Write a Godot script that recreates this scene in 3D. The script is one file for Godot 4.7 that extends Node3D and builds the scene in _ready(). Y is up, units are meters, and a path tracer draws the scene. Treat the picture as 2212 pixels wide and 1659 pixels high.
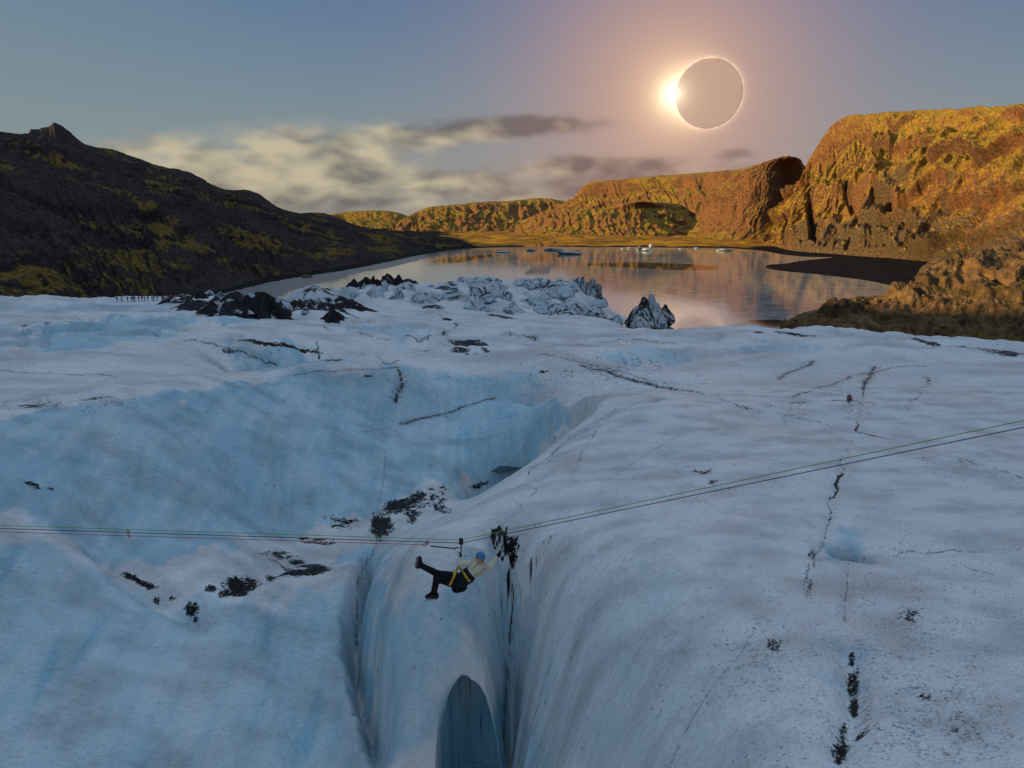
extends Node3D
# Glacier tongue above a half frozen lagoon at a solar eclipse, a person riding a rope slide over a crevasse.
# Metres, y up, the lake at y = 0. Points read off the photograph (2212 x 1659) are turned into places in the world by their distance or height.

const F := 1535.0
const EYE := Vector3(0, 45, 0)
const PITCH := 0.22515
const A0 := -1.12
const A1 := 1.12
const NA := 940

var rng := RandomNumberGenerator.new()
var rows := PackedFloat32Array()      # distance of each row of the ice sheet
var ice := PackedFloat32Array()       # heights of the ice sheet
var NR := 0
var noise_a := FastNoiseLite.new()
var noise_b := FastNoiseLite.new()
var noise_r := FastNoiseLite.new()
var glacier: Node3D
var M := {}


func ray(px: float, py: float) -> Vector3:
	var u := (px - 1106.0) / F
	var v := (829.5 - py) / F
	return Vector3(u, v * cos(PITCH) - sin(PITCH), -(v * sin(PITCH) + cos(PITCH)))


func at_depth(px: float, py: float, depth: float) -> Vector3:
	return EYE + ray(px, py) * depth


func at_far(px: float, py: float, z: float) -> Vector3:
	var d := ray(px, py)
	return EYE + d * (z / -d.z)


func at_level(px: float, py: float, y: float) -> Vector3:
	var d := ray(px, py)
	return EYE + d * ((y - 45.0) / d.y)


func on(px: float, y: float, z: float) -> Vector3:
	return Vector3((px - 1106.0) / F * (z * cos(PITCH) + (45.0 - y) * sin(PITCH)), y, -z)


func lin(r: float, g: float, b: float) -> Color:
	return Color(r / 255.0, g / 255.0, b / 255.0).srgb_to_linear()


func mat(called: String, color: Color, rough := 0.9, vertex := false) -> StandardMaterial3D:
	var m := StandardMaterial3D.new()
	m.resource_name = called
	m.albedo_color = Color.WHITE if vertex else color.linear_to_srgb()
	m.roughness = rough
	m.vertex_color_use_as_albedo = vertex
	M[called] = m
	return m


func tag(o: Node, label: String, category := "", group := "", kind := "") -> Node:
	if label: o.set_meta("label", label)
	if category: o.set_meta("category", category)
	if group: o.set_meta("group", group)
	if kind: o.set_meta("kind", kind)
	return o


var taken := {}
func numbered(called: String) -> String:
	var n: int = taken.get(called, 0)
	taken[called] = n + 1
	return called if n == 0 else "%s_%03d" % [called, n]


func put(called: String, mesh: Mesh, m: Material, parent: Node = self) -> MeshInstance3D:
	var o := MeshInstance3D.new()
	o.name = numbered(called) if parent == self else called
	o.mesh = mesh
	if m: o.material_override = m
	parent.add_child(o, true)
	return o


func base(called: String, where := Vector3.ZERO) -> Node3D:
	var o := Node3D.new()
	o.name = numbered(called)
	add_child(o, true)
	o.position = where
	return o


func array_mesh(v: PackedVector3Array, n: PackedVector3Array, idx: PackedInt32Array, c := PackedColorArray(), uv := PackedVector2Array()) -> ArrayMesh:
	var a := []
	a.resize(Mesh.ARRAY_MAX)
	a[Mesh.ARRAY_VERTEX] = v
	a[Mesh.ARRAY_NORMAL] = n
	a[Mesh.ARRAY_INDEX] = idx
	if c.size(): a[Mesh.ARRAY_COLOR] = c
	if uv.size(): a[Mesh.ARRAY_TEX_UV] = uv
	var m := ArrayMesh.new()
	m.add_surface_from_arrays(Mesh.PRIMITIVE_TRIANGLES, a)
	return m


func grid_normals(v: PackedVector3Array, nu: int, nv: int) -> PackedVector3Array:
	# the normals of a grid of nu columns and nv rows
	var n := PackedVector3Array()
	n.resize(v.size())
	for j in nv:
		var j0: int = max(j - 1, 0) * nu
		var j1: int = min(j + 1, nv - 1) * nu
		for i in nu:
			var i0: int = i - 1 if i > 0 else 0
			var i1: int = i + 1 if i < nu - 1 else i
			n[j * nu + i] = (v[j * nu + i1] - v[j * nu + i0]).cross(v[j1 + i] - v[j0 + i]).normalized()
	return n


func grid_index(nu: int, nv: int, flip := false) -> PackedInt32Array:
	var idx := PackedInt32Array()
	idx.resize((nu - 1) * (nv - 1) * 6)
	var k := 0
	for j in nv - 1:
		for i in nu - 1:
			var a := j * nu + i
			var b := a + 1
			var c := a + nu
			var d := c + 1
			if flip:
				idx[k] = a; idx[k + 1] = b; idx[k + 2] = c; idx[k + 3] = b; idx[k + 4] = d; idx[k + 5] = c
			else:
				idx[k] = a; idx[k + 1] = c; idx[k + 2] = b; idx[k + 3] = b; idx[k + 4] = c; idx[k + 5] = d
			k += 6
	return idx


func make_noise(n: FastNoiseLite, s: int, freq: float, octaves: int, ridged := false) -> FastNoiseLite:
	n.seed = s
	n.noise_type = FastNoiseLite.TYPE_SIMPLEX_SMOOTH
	n.frequency = freq
	n.fractal_type = FastNoiseLite.FRACTAL_RIDGED if ridged else FastNoiseLite.FRACTAL_FBM
	n.fractal_octaves = octaves
	return n


func tone(im: Image, spread: float, mean: float) -> Image:
	im.adjust_bcs(1.0, spread, 1.0)
	im.adjust_bcs(mean / 0.5, 1.0, 1.0)
	return im


func grain_texture(s: int, freq: float, octaves: int, size: int, spread: float, mean := 0.5, kind := FastNoiseLite.TYPE_SIMPLEX_SMOOTH) -> ImageTexture:
	var n := make_noise(FastNoiseLite.new(), s, freq, octaves)
	n.noise_type = kind
	var im := n.get_seamless_image(size, size)
	tone(im, spread, mean)
	return ImageTexture.create_from_image(im)


# ------------------------------------------------------------------ sky

var sky_noise := FastNoiseLite.new()
var moon_dir := Vector3.ZERO
var gem_dir := Vector3.ZERO
const MOON_R := 2.36      # degrees

# banks of cloud: place in the photograph, half width and half height in degrees, how thick, how grey
const CLOUDS := [
	[420, 330, 7.5, 1.3, 0.75, 0.0], [640, 320, 6.5, 1.8, 0.85, 0.1], [780, 330, 6.0, 1.6, 0.7, 0.45], [900, 300, 5.0, 1.2, 0.7, 0.6],
	[1000, 280, 4.5, 0.8, 0.6, 0.8], [1170, 268, 5.4, 0.7, 1.4, 1.0], [1080, 278, 4.5, 0.6, 1.0, 0.9], [1040, 300, 3.0, 0.6, 0.4, 0.9],
	[620, 390, 8.0, 1.8, 0.7, 0.3], [760, 430, 9.0, 1.3, 0.8, 0.55], [900, 390, 6.0, 1.0, 0.55, 0.5], [950, 420, 6.0, 0.8, 0.75, 0.25], [1080, 390, 5.0, 0.9, 0.6, 0.6],
	[1250, 360, 6.5, 0.8, 1.1, 0.7], [1420, 350, 6.5, 0.6, 1.0, 0.8], [1330, 400, 7.0, 0.8, 0.9, 0.6], [1600, 372, 6.0, 0.5, 0.8, 0.8], [330, 400, 5.0, 2.0, 0.8, 0.2], [500, 420, 7.0, 2.0, 0.9, 0.45], [1150, 425, 6.0, 0.6, 0.7, 0.5], [1560, 335, 3.0, 0.25, 0.6, 0.9], [1720, 300, 2.4, 0.22, 0.35, 0.8], [1590, 325, 2.2, 0.16, 0.5, 0.9], [1500, 400, 6.0, 0.6, 0.5, 0.7],
]
var banks := []


func az_el(d: Vector3) -> Vector2:
	return Vector2(rad_to_deg(atan2(d.x, -d.z)), rad_to_deg(asin(clampf(d.normalized().y, -1, 1))))


func ramp(stops: Array, t: float) -> Color:
	for k in stops.size() - 1:
		if t <= stops[k + 1][0]:
			var f: float = clampf((t - stops[k][0]) / (stops[k + 1][0] - stops[k][0]), 0, 1)
			return stops[k][1].lerp(stops[k + 1][1], f)
	return stops[-1][1]


var sky_up := []
func sky_color(az: float, el: float) -> Color:
	var d := Vector3(sin(deg_to_rad(az)) * cos(deg_to_rad(el)), sin(deg_to_rad(el)), -cos(deg_to_rad(az)) * cos(deg_to_rad(el)))
	var c := ramp(sky_up, el)
	var left := smoothstep(-8.0, -40.0, az) * smoothstep(-180.0, -100.0, az)
	c = c.lerp(lin(128, 146, 150), left * 0.55 * clampf(1.0 - el / 60.0, 0, 1))
	# the air glows round the covered sun
	var near := rad_to_deg(acos(clampf(d.dot(moon_dir), -1, 1)))
	var gem := rad_to_deg(acos(clampf(d.dot(gem_dir), -1, 1)))
	c = c.lerp(lin(188, 146, 142), 0.85 * exp(-pow(gem / 11.5, 1.7)))
	c = c.lerp(lin(208, 164, 132), 0.75 * exp(-pow(gem / 5.5, 1.5)))
	# clouds
	var w := 0.0
	var grey := 0.0
	for b in banks:
		var e: float = (el - b[1]) / b[3]
		var a: float = (az - b[0]) / b[2]
		var q: float = a * a + e * e
		if q < 7.0:
			var k: float = b[4] * exp(-q)
			w += k
			grey += k * b[5]
	var away: float = smoothstep(38.0, 50.0, absf(az)) * exp(-pow((el - 6.0) / 5.0, 2.0)) * 0.75
	w += away
	grey += away * 0.5
	if w > 0.02:
		grey /= w
		var bend := sky_noise.get_noise_2d(az * 0.8 + 40.0, el * 2.0) * 0.6
		var n := sky_noise.get_noise_2d(az * 1.7, (el + bend) * 4.6) * 0.8 + sky_noise.get_noise_2d(az * 5.0 + 300.0, (el + bend) * 12.0) * 0.4
		var k := smoothstep(0.08, 1.15, w * (0.85 + n * 0.95))
		var lit := sky_noise.get_noise_2d(az * 1.8 + 77.0, (el + bend) * 5.5 + 33.0)
		var light := lin(198, 186, 156).lerp(lin(184, 156, 134), clampf((az + 8.0) / 20.0, 0, 1))
		var dark := lin(108, 105, 103).lerp(lin(124, 98, 94), clampf((az + 6.0) / 14.0, 0, 1))
		c = c.lerp(light.lerp(dark, clampf(grey + lit * 1.1, 0, 1)), k * 0.9)
	# rim of the covered sun, brightest where it breaks out
	var side := clampf((d - moon_dir).normalized().dot((gem_dir - moon_dir).normalized()) * 0.5 + 0.5, 0, 1)
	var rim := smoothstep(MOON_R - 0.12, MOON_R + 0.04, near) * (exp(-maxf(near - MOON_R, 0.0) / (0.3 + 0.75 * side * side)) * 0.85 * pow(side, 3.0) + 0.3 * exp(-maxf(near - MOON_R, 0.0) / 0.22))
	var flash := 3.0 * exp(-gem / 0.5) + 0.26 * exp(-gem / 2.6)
	c = c.lerp(lin(196, 160, 140) * 2.05, smoothstep(MOON_R + 0.03, MOON_R - 0.03, near) * 0.92)      # sky painted brighter here so the see-through moon blends into the glow
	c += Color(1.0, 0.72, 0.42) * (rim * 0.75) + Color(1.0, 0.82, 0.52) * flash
	c.a = 1.0
	return c


func make_sky() -> ImageTexture:
	make_noise(sky_noise, 5, 0.09, 5)
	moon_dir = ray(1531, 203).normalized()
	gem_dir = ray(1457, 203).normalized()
	sky_up = [[-5.0, lin(138, 138, 130)], [1.0, lin(146, 145, 136)], [5.0, lin(136, 146, 148)], [9.0, lin(118, 138, 152)], [14.0, lin(98, 124, 153)], [19.0, lin(82, 110, 151)], [24.0, lin(86, 113, 155)], [34.0, lin(124, 147, 177)], [55.0, lin(156, 175, 196)], [90.0, lin(160, 179, 200)]]
	for c in CLOUDS:
		var p := az_el(ray(c[0], c[1]))
		banks.append([p.x, p.y, c[2] * 0.8, c[3] * 0.95, c[4] * 1.15, c[5]])
	var im := Image.create(512, 256, false, Image.FORMAT_RGBF)
	for y in 256:
		for x in 512:
			var el := 90.0 - (y + 0.5) / 256.0 * 180.0
			var az := (x + 0.5) / 512.0 * 360.0
			im.set_pixel(x, y, sky_color(az - 360.0 if az > 180.0 else az, maxf(el, -1.0)) if el > -3.0 else lin(110, 118, 122))
	im.resize(2048, 1024, Image.INTERPOLATE_CUBIC)
	for y in range(330, 520):
		for x in range(-256, 257):
			var el := 90.0 - (y + 0.5) / 1024.0 * 180.0
			var az := (x + 0.5) / 2048.0 * 360.0
			im.set_pixel((x + 2048) % 2048, y, sky_color(az, maxf(el, -1.0)))
	return ImageTexture.create_from_image(im)


# ------------------------------------------------------------------ hills

func spline(p: PackedVector3Array, t: float) -> Vector3:
	var k := clampi(int(t), 0, p.size() - 2)
	var f := t - k
	var a := p[maxi(k - 1, 0)]
	var d := p[mini(k + 2, p.size() - 1)]
	return p[k].cubic_interpolate(p[k + 1], a, d, f)


func hill(called: String, label: String, foot: PackedVector3Array, crest: PackedVector3Array, profile: Array, how: Dictionary) -> MeshInstance3D:
	# a slope between a foot line and a crest line, its back behind; gullies, ledges and crags are real relief
	var nu: int = how.nu
	var nv: int = how.nv
	var nb: int = how.get("back_rows", 14)
	var back: float = how.get("back", 150.0)
	var total := nv + nb
	var v := PackedVector3Array()
	v.resize(nu * total)
	var rough := make_noise(FastNoiseLite.new(), how.seed, 1.0 / how.size, 6, true)
	var soft := make_noise(FastNoiseLite.new(), how.seed + 1, 1.0 / (how.size * 1.4), 4)
	var fine := make_noise(FastNoiseLite.new(), how.seed + 2, 1.0 / (how.size * 0.16), 4)
	var gull := make_noise(FastNoiseLite.new(), how.seed + 3, 1.0, 3, true)
	var amp: float = how.amp
	var ledge: float = how.get("ledge", 0.0)
	var step: float = how.get("step", 30.0)
	var shadows: Array = how.get("gullies", [])
	var broad := crest.duplicate()
	for pass_ in 6:
		for k in range(1, crest.size() - 1): broad[k] = (broad[k - 1] + broad[k] * 2.0 + broad[k + 1]) / 4.0
	for i in nu:
		var s := float(i) / (nu - 1)
		var fo := spline(foot, s * (foot.size() - 1))
		var cr0 := spline(crest, s * (crest.size() - 1))
		var br := spline(broad, s * (crest.size() - 1))
		var cr := cr0
		var out := Vector3(fo.x - cr.x, 0, fo.z - cr.z)
		var wide := out.length()
		out = out / wide
		var up := (out * (cr.y - fo.y) + Vector3.UP * wide).normalized()
		for j in total:
			var p: Vector3
			var t := float(j) / (nv - 1)
			cr = br.lerp(cr0, smoothstep(0.72, 1.0, t))
			if j < nv:
				var k := 0
				while k < profile.size() - 2 and profile[k + 1][0] < t: k += 1
				var f: float = (t - profile[k][0]) / (profile[k + 1][0] - profile[k][0])
				f = lerpf(f, smoothstep(0.0, 1.0, f), 0.35)
				p = fo.lerp(cr, t)
				p.y = lerpf(fo.y, cr.y, lerpf(profile[k][1], profile[k + 1][1], f))
			else:
				var b := float(j - nv + 1) / nb
				p = cr - out * (b * back)
				p.y = lerpf(cr.y, minf(how.get("behind", -3.0), cr.y), smoothstep(0.0, 1.0, b * b))
			var hold: float = smoothstep(0.0, 0.08, t) * (1.0 - how.get("keep", 0.7) * smoothstep(0.8, 1.0, t))
			var warp := soft.get_noise_3dv(p)
			var r := rough.get_noise_3dv(p * Vector3(1, 0.75, 1))
			var g: float = gull.get_noise_2d(s * how.get("ribs", 30.0) + warp * 0.8, t * 1.1 + 5.0)
			var move: float = (r * 0.75 + warp * 0.8) * amp + g * amp * how.get("gully", 0.5)
			if ledge > 0.0:
				var q: float = p.y / step + warp * 1.6 + s * 2.0
				var fr: float = q - floorf(q)
				move += ledge * (smoothstep(0.0, 0.25, fr) - fr) * (0.6 + warp)
			for w in shadows:
				if t > w[2] and t < w[3]:
					var mid: float = lerpf(w[0], w[1], (t - w[2]) / (w[3] - w[2])) + warp * 0.012
					var off: float = (s - mid) / w[4]
					if absf(off) < 1.6:
						move -= w[5] * exp(-off * off * 2.0) * smoothstep(w[2], w[2] + 0.08, t) * (1.0 - smoothstep(w[3] - 0.1, w[3], t))
			move += fine.get_noise_3dv(p) * amp * 0.16
			p += up * (move * hold)
			p.y += fine.get_noise_3dv(p * 1.7) * amp * 0.1 * (1.0 - hold) * smoothstep(0.3, 1.0, t) * how.get("jag", 1.0)
			v[j * nu + i] = p
	var n := grid_normals(v, nu, total)
	if n[nu * (nv / 2) + nu / 2].y < 0:
		for k in n.size(): n[k] = -n[k]
	var c := PackedColorArray()
	c.resize(v.size())
	var moss: Color = how.moss
	var moss2: Color = how.moss2
	var rock: Color = how.rock
	var rock2: Color = how.rock2
	var thr: float = how.get("moss_from", 0.6)
	for k in v.size():
		var p := v[k]
		var a := soft.get_noise_3dv(p * 1.3)
		var f := fine.get_noise_3dv(p * 1.5)
		var f2 := fine.get_noise_3dv(p * 5.0 + Vector3(50, 0, 0))
		var col := rock.lerp(rock2, smoothstep(-0.3, 0.35, a + f * 0.7))
		var g: float = smoothstep(-0.13, 0.13, n[k].y + a * how.get("patchy", 0.5) + f * 0.22 + f2 * 0.12 - thr)
		if how.has("talus"):
			var s := float(k % nu) / (nu - 1)
			var t := float(k / nu) / (nv - 1)
			var run := gull.get_noise_2d(s * 60.0 + t * 14.0, t * 2.0) + f * 0.5
			var scree := smoothstep(-0.12, 0.12, how.talus * smoothstep(0.1, 0.5, s) - t + a * 0.35 + f * 0.15)
			col = col.lerp(Color(0.24, 0.165, 0.09).lerp(Color(0.14, 0.1, 0.065), clampf(f2 + 0.5, 0, 1)), scree)
			g *= 1.0 - scree * smoothstep(-0.25, 0.2, run + 0.1)
		col = col.lerp(moss.lerp(moss2, smoothstep(-0.35, 0.35, f + a * 0.8)), g)
		c[k] = col * (1.0 + f2 * 0.35)
	if how.has("snow"):
		for k in v.size():
			for w in how.snow:
				var q := (v[k] - w[0]) as Vector3
				var along: float = q.dot(w[1])
				var across: float = (q - w[1] * along).length()
				if absf(along) < w[2] and across < w[3] * (0.5 + fine.get_noise_3dv(v[k] * 6.0) * 1.5):
					c[k] = Color(0.62, 0.65, 0.7)
	var o := put(called, array_mesh(v, n, grid_index(nu, total, how.get("flip", false)), c), M.hill)
	tag(o, label, how.get("category", "hill"), "", "structure")
	return o


func pts(a: Array) -> PackedVector3Array:
	# [x in the picture, y in the picture, distance] or a Vector3
	var p := PackedVector3Array()
	for q in a:
		p.append(q if q is Vector3 else at_far(q[0], q[1], q[2]))
	return p


func feet(a: Array, y := -2.0) -> PackedVector3Array:
	var p := PackedVector3Array()
	for q in a:
		p.append(q if q is Vector3 else on(q[0], y if q.size() < 3 else q[2], q[1]))
	return p


var headland: MeshInstance3D

func make_hills() -> void:
	var hm := mat("hill", Color.WHITE, 0.95, true)
	hm.albedo_texture = grain_texture(21, 0.02, 5, 512, 0.45, 0.82)
	hm.uv1_triplanar = true
	hm.uv1_world_triplanar = true
	hm.uv1_scale = Vector3.ONE / 45.0
	hm.heightmap_enabled = true
	hm.heightmap_texture = grain_texture(22, 0.03, 5, 512, 1.0)
	hm.heightmap_scale = 70.0
	hm.metallic_specular = 0.2
	var gold := {"moss": Color(0.52, 0.29, 0.05), "moss2": Color(0.43, 0.29, 0.055), "rock": Color(0.33, 0.165, 0.075), "rock2": Color(0.20, 0.11, 0.058)}
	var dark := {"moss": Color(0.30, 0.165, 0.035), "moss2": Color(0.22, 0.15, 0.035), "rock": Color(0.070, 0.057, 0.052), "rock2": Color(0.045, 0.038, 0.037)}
	# the shaded hill on the left: it stands between the low sun and the ice
	var foot := feet([Vector3(-190, -2, 300), Vector3(-200, -2, 0), Vector3(-205, -2, -200), Vector3(-210, -2, -300), [130, 350], [200, 360], [250, 370], [280, 380], [320, 390], [380, 410], [440, 440], [500, 480], [540, 520], [570, 545], [590, 560], [620, 585], [650, 610], [690, 645], [740, 700], [800, 780], [860, 880], [905, 990], [940, 1110], [980, 1230], [1020, 1300]])
	var crest := pts([Vector3(-470, 168, 300), Vector3(-500, 163, 30), Vector3(-505, 138, -120), Vector3(-508, 136, -400), [0, 286, 690], [70, 282, 730], [105, 276, 745], [120, 269, 750], [145, 285, 765], [185, 315, 790], [250, 327, 850], [330, 354, 910], [405, 373, 980], [440, 388, 1010], [455, 398, 1030], [500, 412, 1090], [530, 410, 1120], [560, 420, 1150], [600, 448, 1200], [640, 461, 1250], [700, 463, 1300], [750, 480, 1330], [800, 508, 1340], [900, 522, 1360], [1000, 529, 1360]])
	var down := Vector3(0.45, -0.5, 0.35).normalized()
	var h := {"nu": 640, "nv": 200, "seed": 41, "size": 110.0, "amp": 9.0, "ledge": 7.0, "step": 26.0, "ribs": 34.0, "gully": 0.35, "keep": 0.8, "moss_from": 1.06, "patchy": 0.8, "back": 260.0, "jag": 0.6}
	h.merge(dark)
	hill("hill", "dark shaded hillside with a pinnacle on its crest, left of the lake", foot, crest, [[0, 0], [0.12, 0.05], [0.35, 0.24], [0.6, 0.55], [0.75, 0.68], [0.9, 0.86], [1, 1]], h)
	# the golden mountain on the right
	foot = feet([[1640, 1330], [1655, 1290], [1680, 1200], [1720, 1080], [1780, 1000], [1850, 930], [1930, 860], [2030, 760], [2160, 640], [2350, 480], [2700, 330]])
	crest = pts([[1732, 415, 1360], [1738, 372, 1350], [1765, 318, 1345], [1812, 262, 1330], [1880, 248, 1250], [1960, 243, 1130], [2060, 238, 990], [2212, 230, 830], [2400, 222, 700], [2700, 210, 520], [3100, 200, 400]])
	h = {"nu": 520, "nv": 260, "seed": 52, "size": 130.0, "amp": 19.0, "ledge": 30.0, "step": 46.0, "ribs": 20.0, "gully": 0.5, "keep": 0.85, "talus": 0.42, "moss_from": 0.36, "patchy": 0.55, "back": 500.0, "behind": 120.0, "jag": 0.5,
		"gullies": [[0.36, 0.2, 0.08, 0.62, 0.02, 34.0], [0.2, 0.1, 0.1, 0.5, 0.012, 14.0], [0.46, 0.3, 0.35, 0.72, 0.02, 18.0], [0.55, 0.5, 0.4, 0.6, 0.03, 14.0]]}
	h.merge(gold)
	hill("hill", "big golden mossy mountain with cliffs on the right", foot, crest, [[0, 0], [0.1, 0.05], [0.34, 0.25], [0.48, 0.4], [0.53, 0.52], [0.66, 0.62], [0.86, 0.8], [0.92, 0.94], [1, 1]], h)
	# the rock tower left of it
	foot = feet([[1470, 1560], [1500, 1500], [1540, 1440], [1580, 1400], [1610, 1385], [1640, 1385], [1662, 1400], [1690, 1480], [1715, 1620]])
	crest = pts([[1545, 420, 1570], [1583, 392, 1510], [1610, 366, 1490], [1640, 354, 1475], [1668, 344, 1468], [1692, 338, 1465], [1718, 340, 1470], [1727, 350, 1530], [1738, 362, 1640]])
	h = {"nu": 220, "nv": 150, "seed": 63, "size": 70.0, "amp": 9.0, "ledge": 6.0, "step": 36.0, "ribs": 9.0, "gully": 0.5, "keep": 0.75, "moss_from": 0.72, "patchy": 0.5, "back": 90.0}
	h.merge(gold)
	hill("hill", "steep brown rock tower beside the golden mountain", foot, crest, [[0, 0], [0.3, 0.16], [0.5, 0.42], [0.72, 0.86], [0.85, 0.95], [1, 1]], h)
	# the table mountain behind
	foot = feet([[1170, 2050], [1230, 1980], [1290, 1900], [1350, 1850], [1400, 1800], [1450, 1720], [1520, 1650], [1580, 1600], [1650, 1530], [1740, 1480]], 6.0)
	crest = pts([[1205, 446, 2320], [1235, 430, 2260], [1268, 398, 2200], [1300, 391, 2150], [1350, 388, 2100], [1390, 383, 2050], [1500, 375, 1950], [1600, 367, 1850], [1680, 362, 1780], [1760, 358, 1700]])
	h = {"nu": 340, "nv": 130, "seed": 74, "size": 140.0, "amp": 13.0, "ledge": 14.0, "step": 55.0, "ribs": 22.0, "gully": 0.5, "keep": 0.85, "moss_from": 0.66, "patchy": 0.7, "back": 500.0, "behind": 60.0}
	h.merge(gold)
	hill("hill", "long brown and gold table mountain behind the rock tower", foot, crest, [[0, 0], [0.25, 0.15], [0.6, 0.5], [0.82, 0.72], [0.88, 0.93], [1, 1]], h)
	# hillock before it
	foot = feet([[1105, 1780], [1160, 1700], [1210, 1660], [1260, 1640], [1310, 1620], [1360, 1600], [1405, 1600], [1460, 1640], [1520, 1700]], 5.0)
	crest = pts([[1120, 480, 1860], [1165, 462, 1820], [1200, 451, 1800], [1260, 452, 1780], [1310, 449, 1760], [1350, 440, 1740], [1388, 436, 1735], [1425, 438, 1790], [1470, 440, 1880]])
	h = {"nu": 200, "nv": 80, "seed": 85, "size": 80.0, "amp": 8.0, "ledge": 7.0, "step": 24.0, "ribs": 16.0, "gully": 0.7, "keep": 0.85, "moss_from": 0.66, "patchy": 0.5, "back": 200.0}
	h.merge(gold)
	hill("hill", "low golden hillock at the foot of the table mountain", foot, crest, [[0, 0], [0.35, 0.25], [0.65, 0.7], [1, 1]], h)
	# far hills
	foot = feet([[840, 2250], [880, 2200], [930, 2170], [980, 2150], [1040, 2150], [1100, 2150], [1150, 2150], [1210, 2150], [1280, 2200]], 6.0)
	crest = pts([[850, 489, 2380], [885, 466, 2420], [930, 448, 2450], [975, 444, 2480], [1040, 437, 2500], [1100, 435, 2500], [1148, 429, 2520], [1200, 432, 2520], [1270, 448, 2500]])
	h = {"nu": 240, "nv": 80, "seed": 96, "size": 110.0, "amp": 13.0, "ledge": 9.0, "step": 40.0, "ribs": 15.0, "gully": 0.9, "keep": 0.85, "moss_from": 0.78, "patchy": 0.5, "back": 400.0}
	h.merge(gold)
	hill("hill", "far golden hills with a shaded gully beyond the plain", foot, crest, [[0, 0], [0.4, 0.3], [0.7, 0.66], [0.9, 0.9], [1, 1]], h)
	foot = feet([[640, 2950], [700, 2900], [760, 2880], [820, 2880], [880, 2900], [930, 2950]], 6.0)
	crest = pts([[640, 480, 3300], [715, 463, 3300], [765, 457, 3300], [820, 455, 3300], [865, 461, 3300], [920, 484, 3250]])
	h = {"nu": 140, "nv": 50, "seed": 107, "size": 140.0, "amp": 10.0, "ledge": 8.0, "step": 40.0, "ribs": 10.0, "gully": 0.6, "keep": 0.9, "moss_from": 0.7, "patchy": 0.5, "back": 500.0}
	h.merge(gold)
	hill("hill", "farthest low green hill just right of the dark hillside", foot, crest, [[0, 0], [0.4, 0.35], [0.8, 0.85], [1, 1]], h)
	# the rock headland by the ice
	foot = feet([[1670, 262], [1720, 262], [1780, 264], [1840, 266], [1890, 266], [1930, 262], [1960, 258], [1990, 255], [2030, 250], [2070, 246], [2110, 240], [2160, 232], [2220, 225], [2330, 215], [2550, 195]], -4.0)
	crest = pts([[1690, 716, 288], [1735, 694, 300], [1800, 674, 312], [1870, 654, 322], [1930, 643, 326], [1972, 634, 322], [1984, 596, 316], [2006, 572, 318], [2040, 554, 326], [2082, 545, 332], [2120, 541, 336], [2162, 526, 342], [2212, 519, 346], [2330, 505, 350], [2550, 470, 330]])
	h = {"nu": 420, "nv": 200, "seed": 118, "size": 30.0, "amp": 6.0, "ledge": 7.0, "step": 9.0, "ribs": 6.0, "gully": 0.25, "keep": 0.7, "moss_from": 0.95, "patchy": 0.6, "back": 60.0, "category": "headland", "jag": 1.0}
	h.merge({"moss": Color(0.24, 0.15, 0.025), "moss2": Color(0.2, 0.14, 0.03), "rock": Color(0.27, 0.165, 0.08), "rock2": Color(0.14, 0.095, 0.052)})
	headland = hill("headland", "rugged brown rock headland between the ice and the lake", foot, crest, [[0, 0], [0.2, 0.22], [0.45, 0.5], [0.6, 0.62], [0.75, 0.86], [1, 1]], h)


# ------------------------------------------------------------------ ground and lake

var shore := PackedVector2Array()

func shore_distance(p: Vector2) -> float:
	# how far outside the lake, below zero inside
	var best := 1e9
	var inside := false
	var j := shore.size() - 1
	for i in shore.size():
		var a := shore[i]
		var b := shore[j]
		var ab := b - a
		var t := clampf((p - a).dot(ab) / maxf(ab.length_squared(), 1e-6), 0, 1)
		best = minf(best, p.distance_squared_to(a + ab * t))
		if (a.y > p.y) != (b.y > p.y) and p.x < (b.x - a.x) * (p.y - a.y) / (b.y - a.y) + a.x:
			inside = not inside
		j = i
	return -sqrt(best) if inside else sqrt(best)


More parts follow.
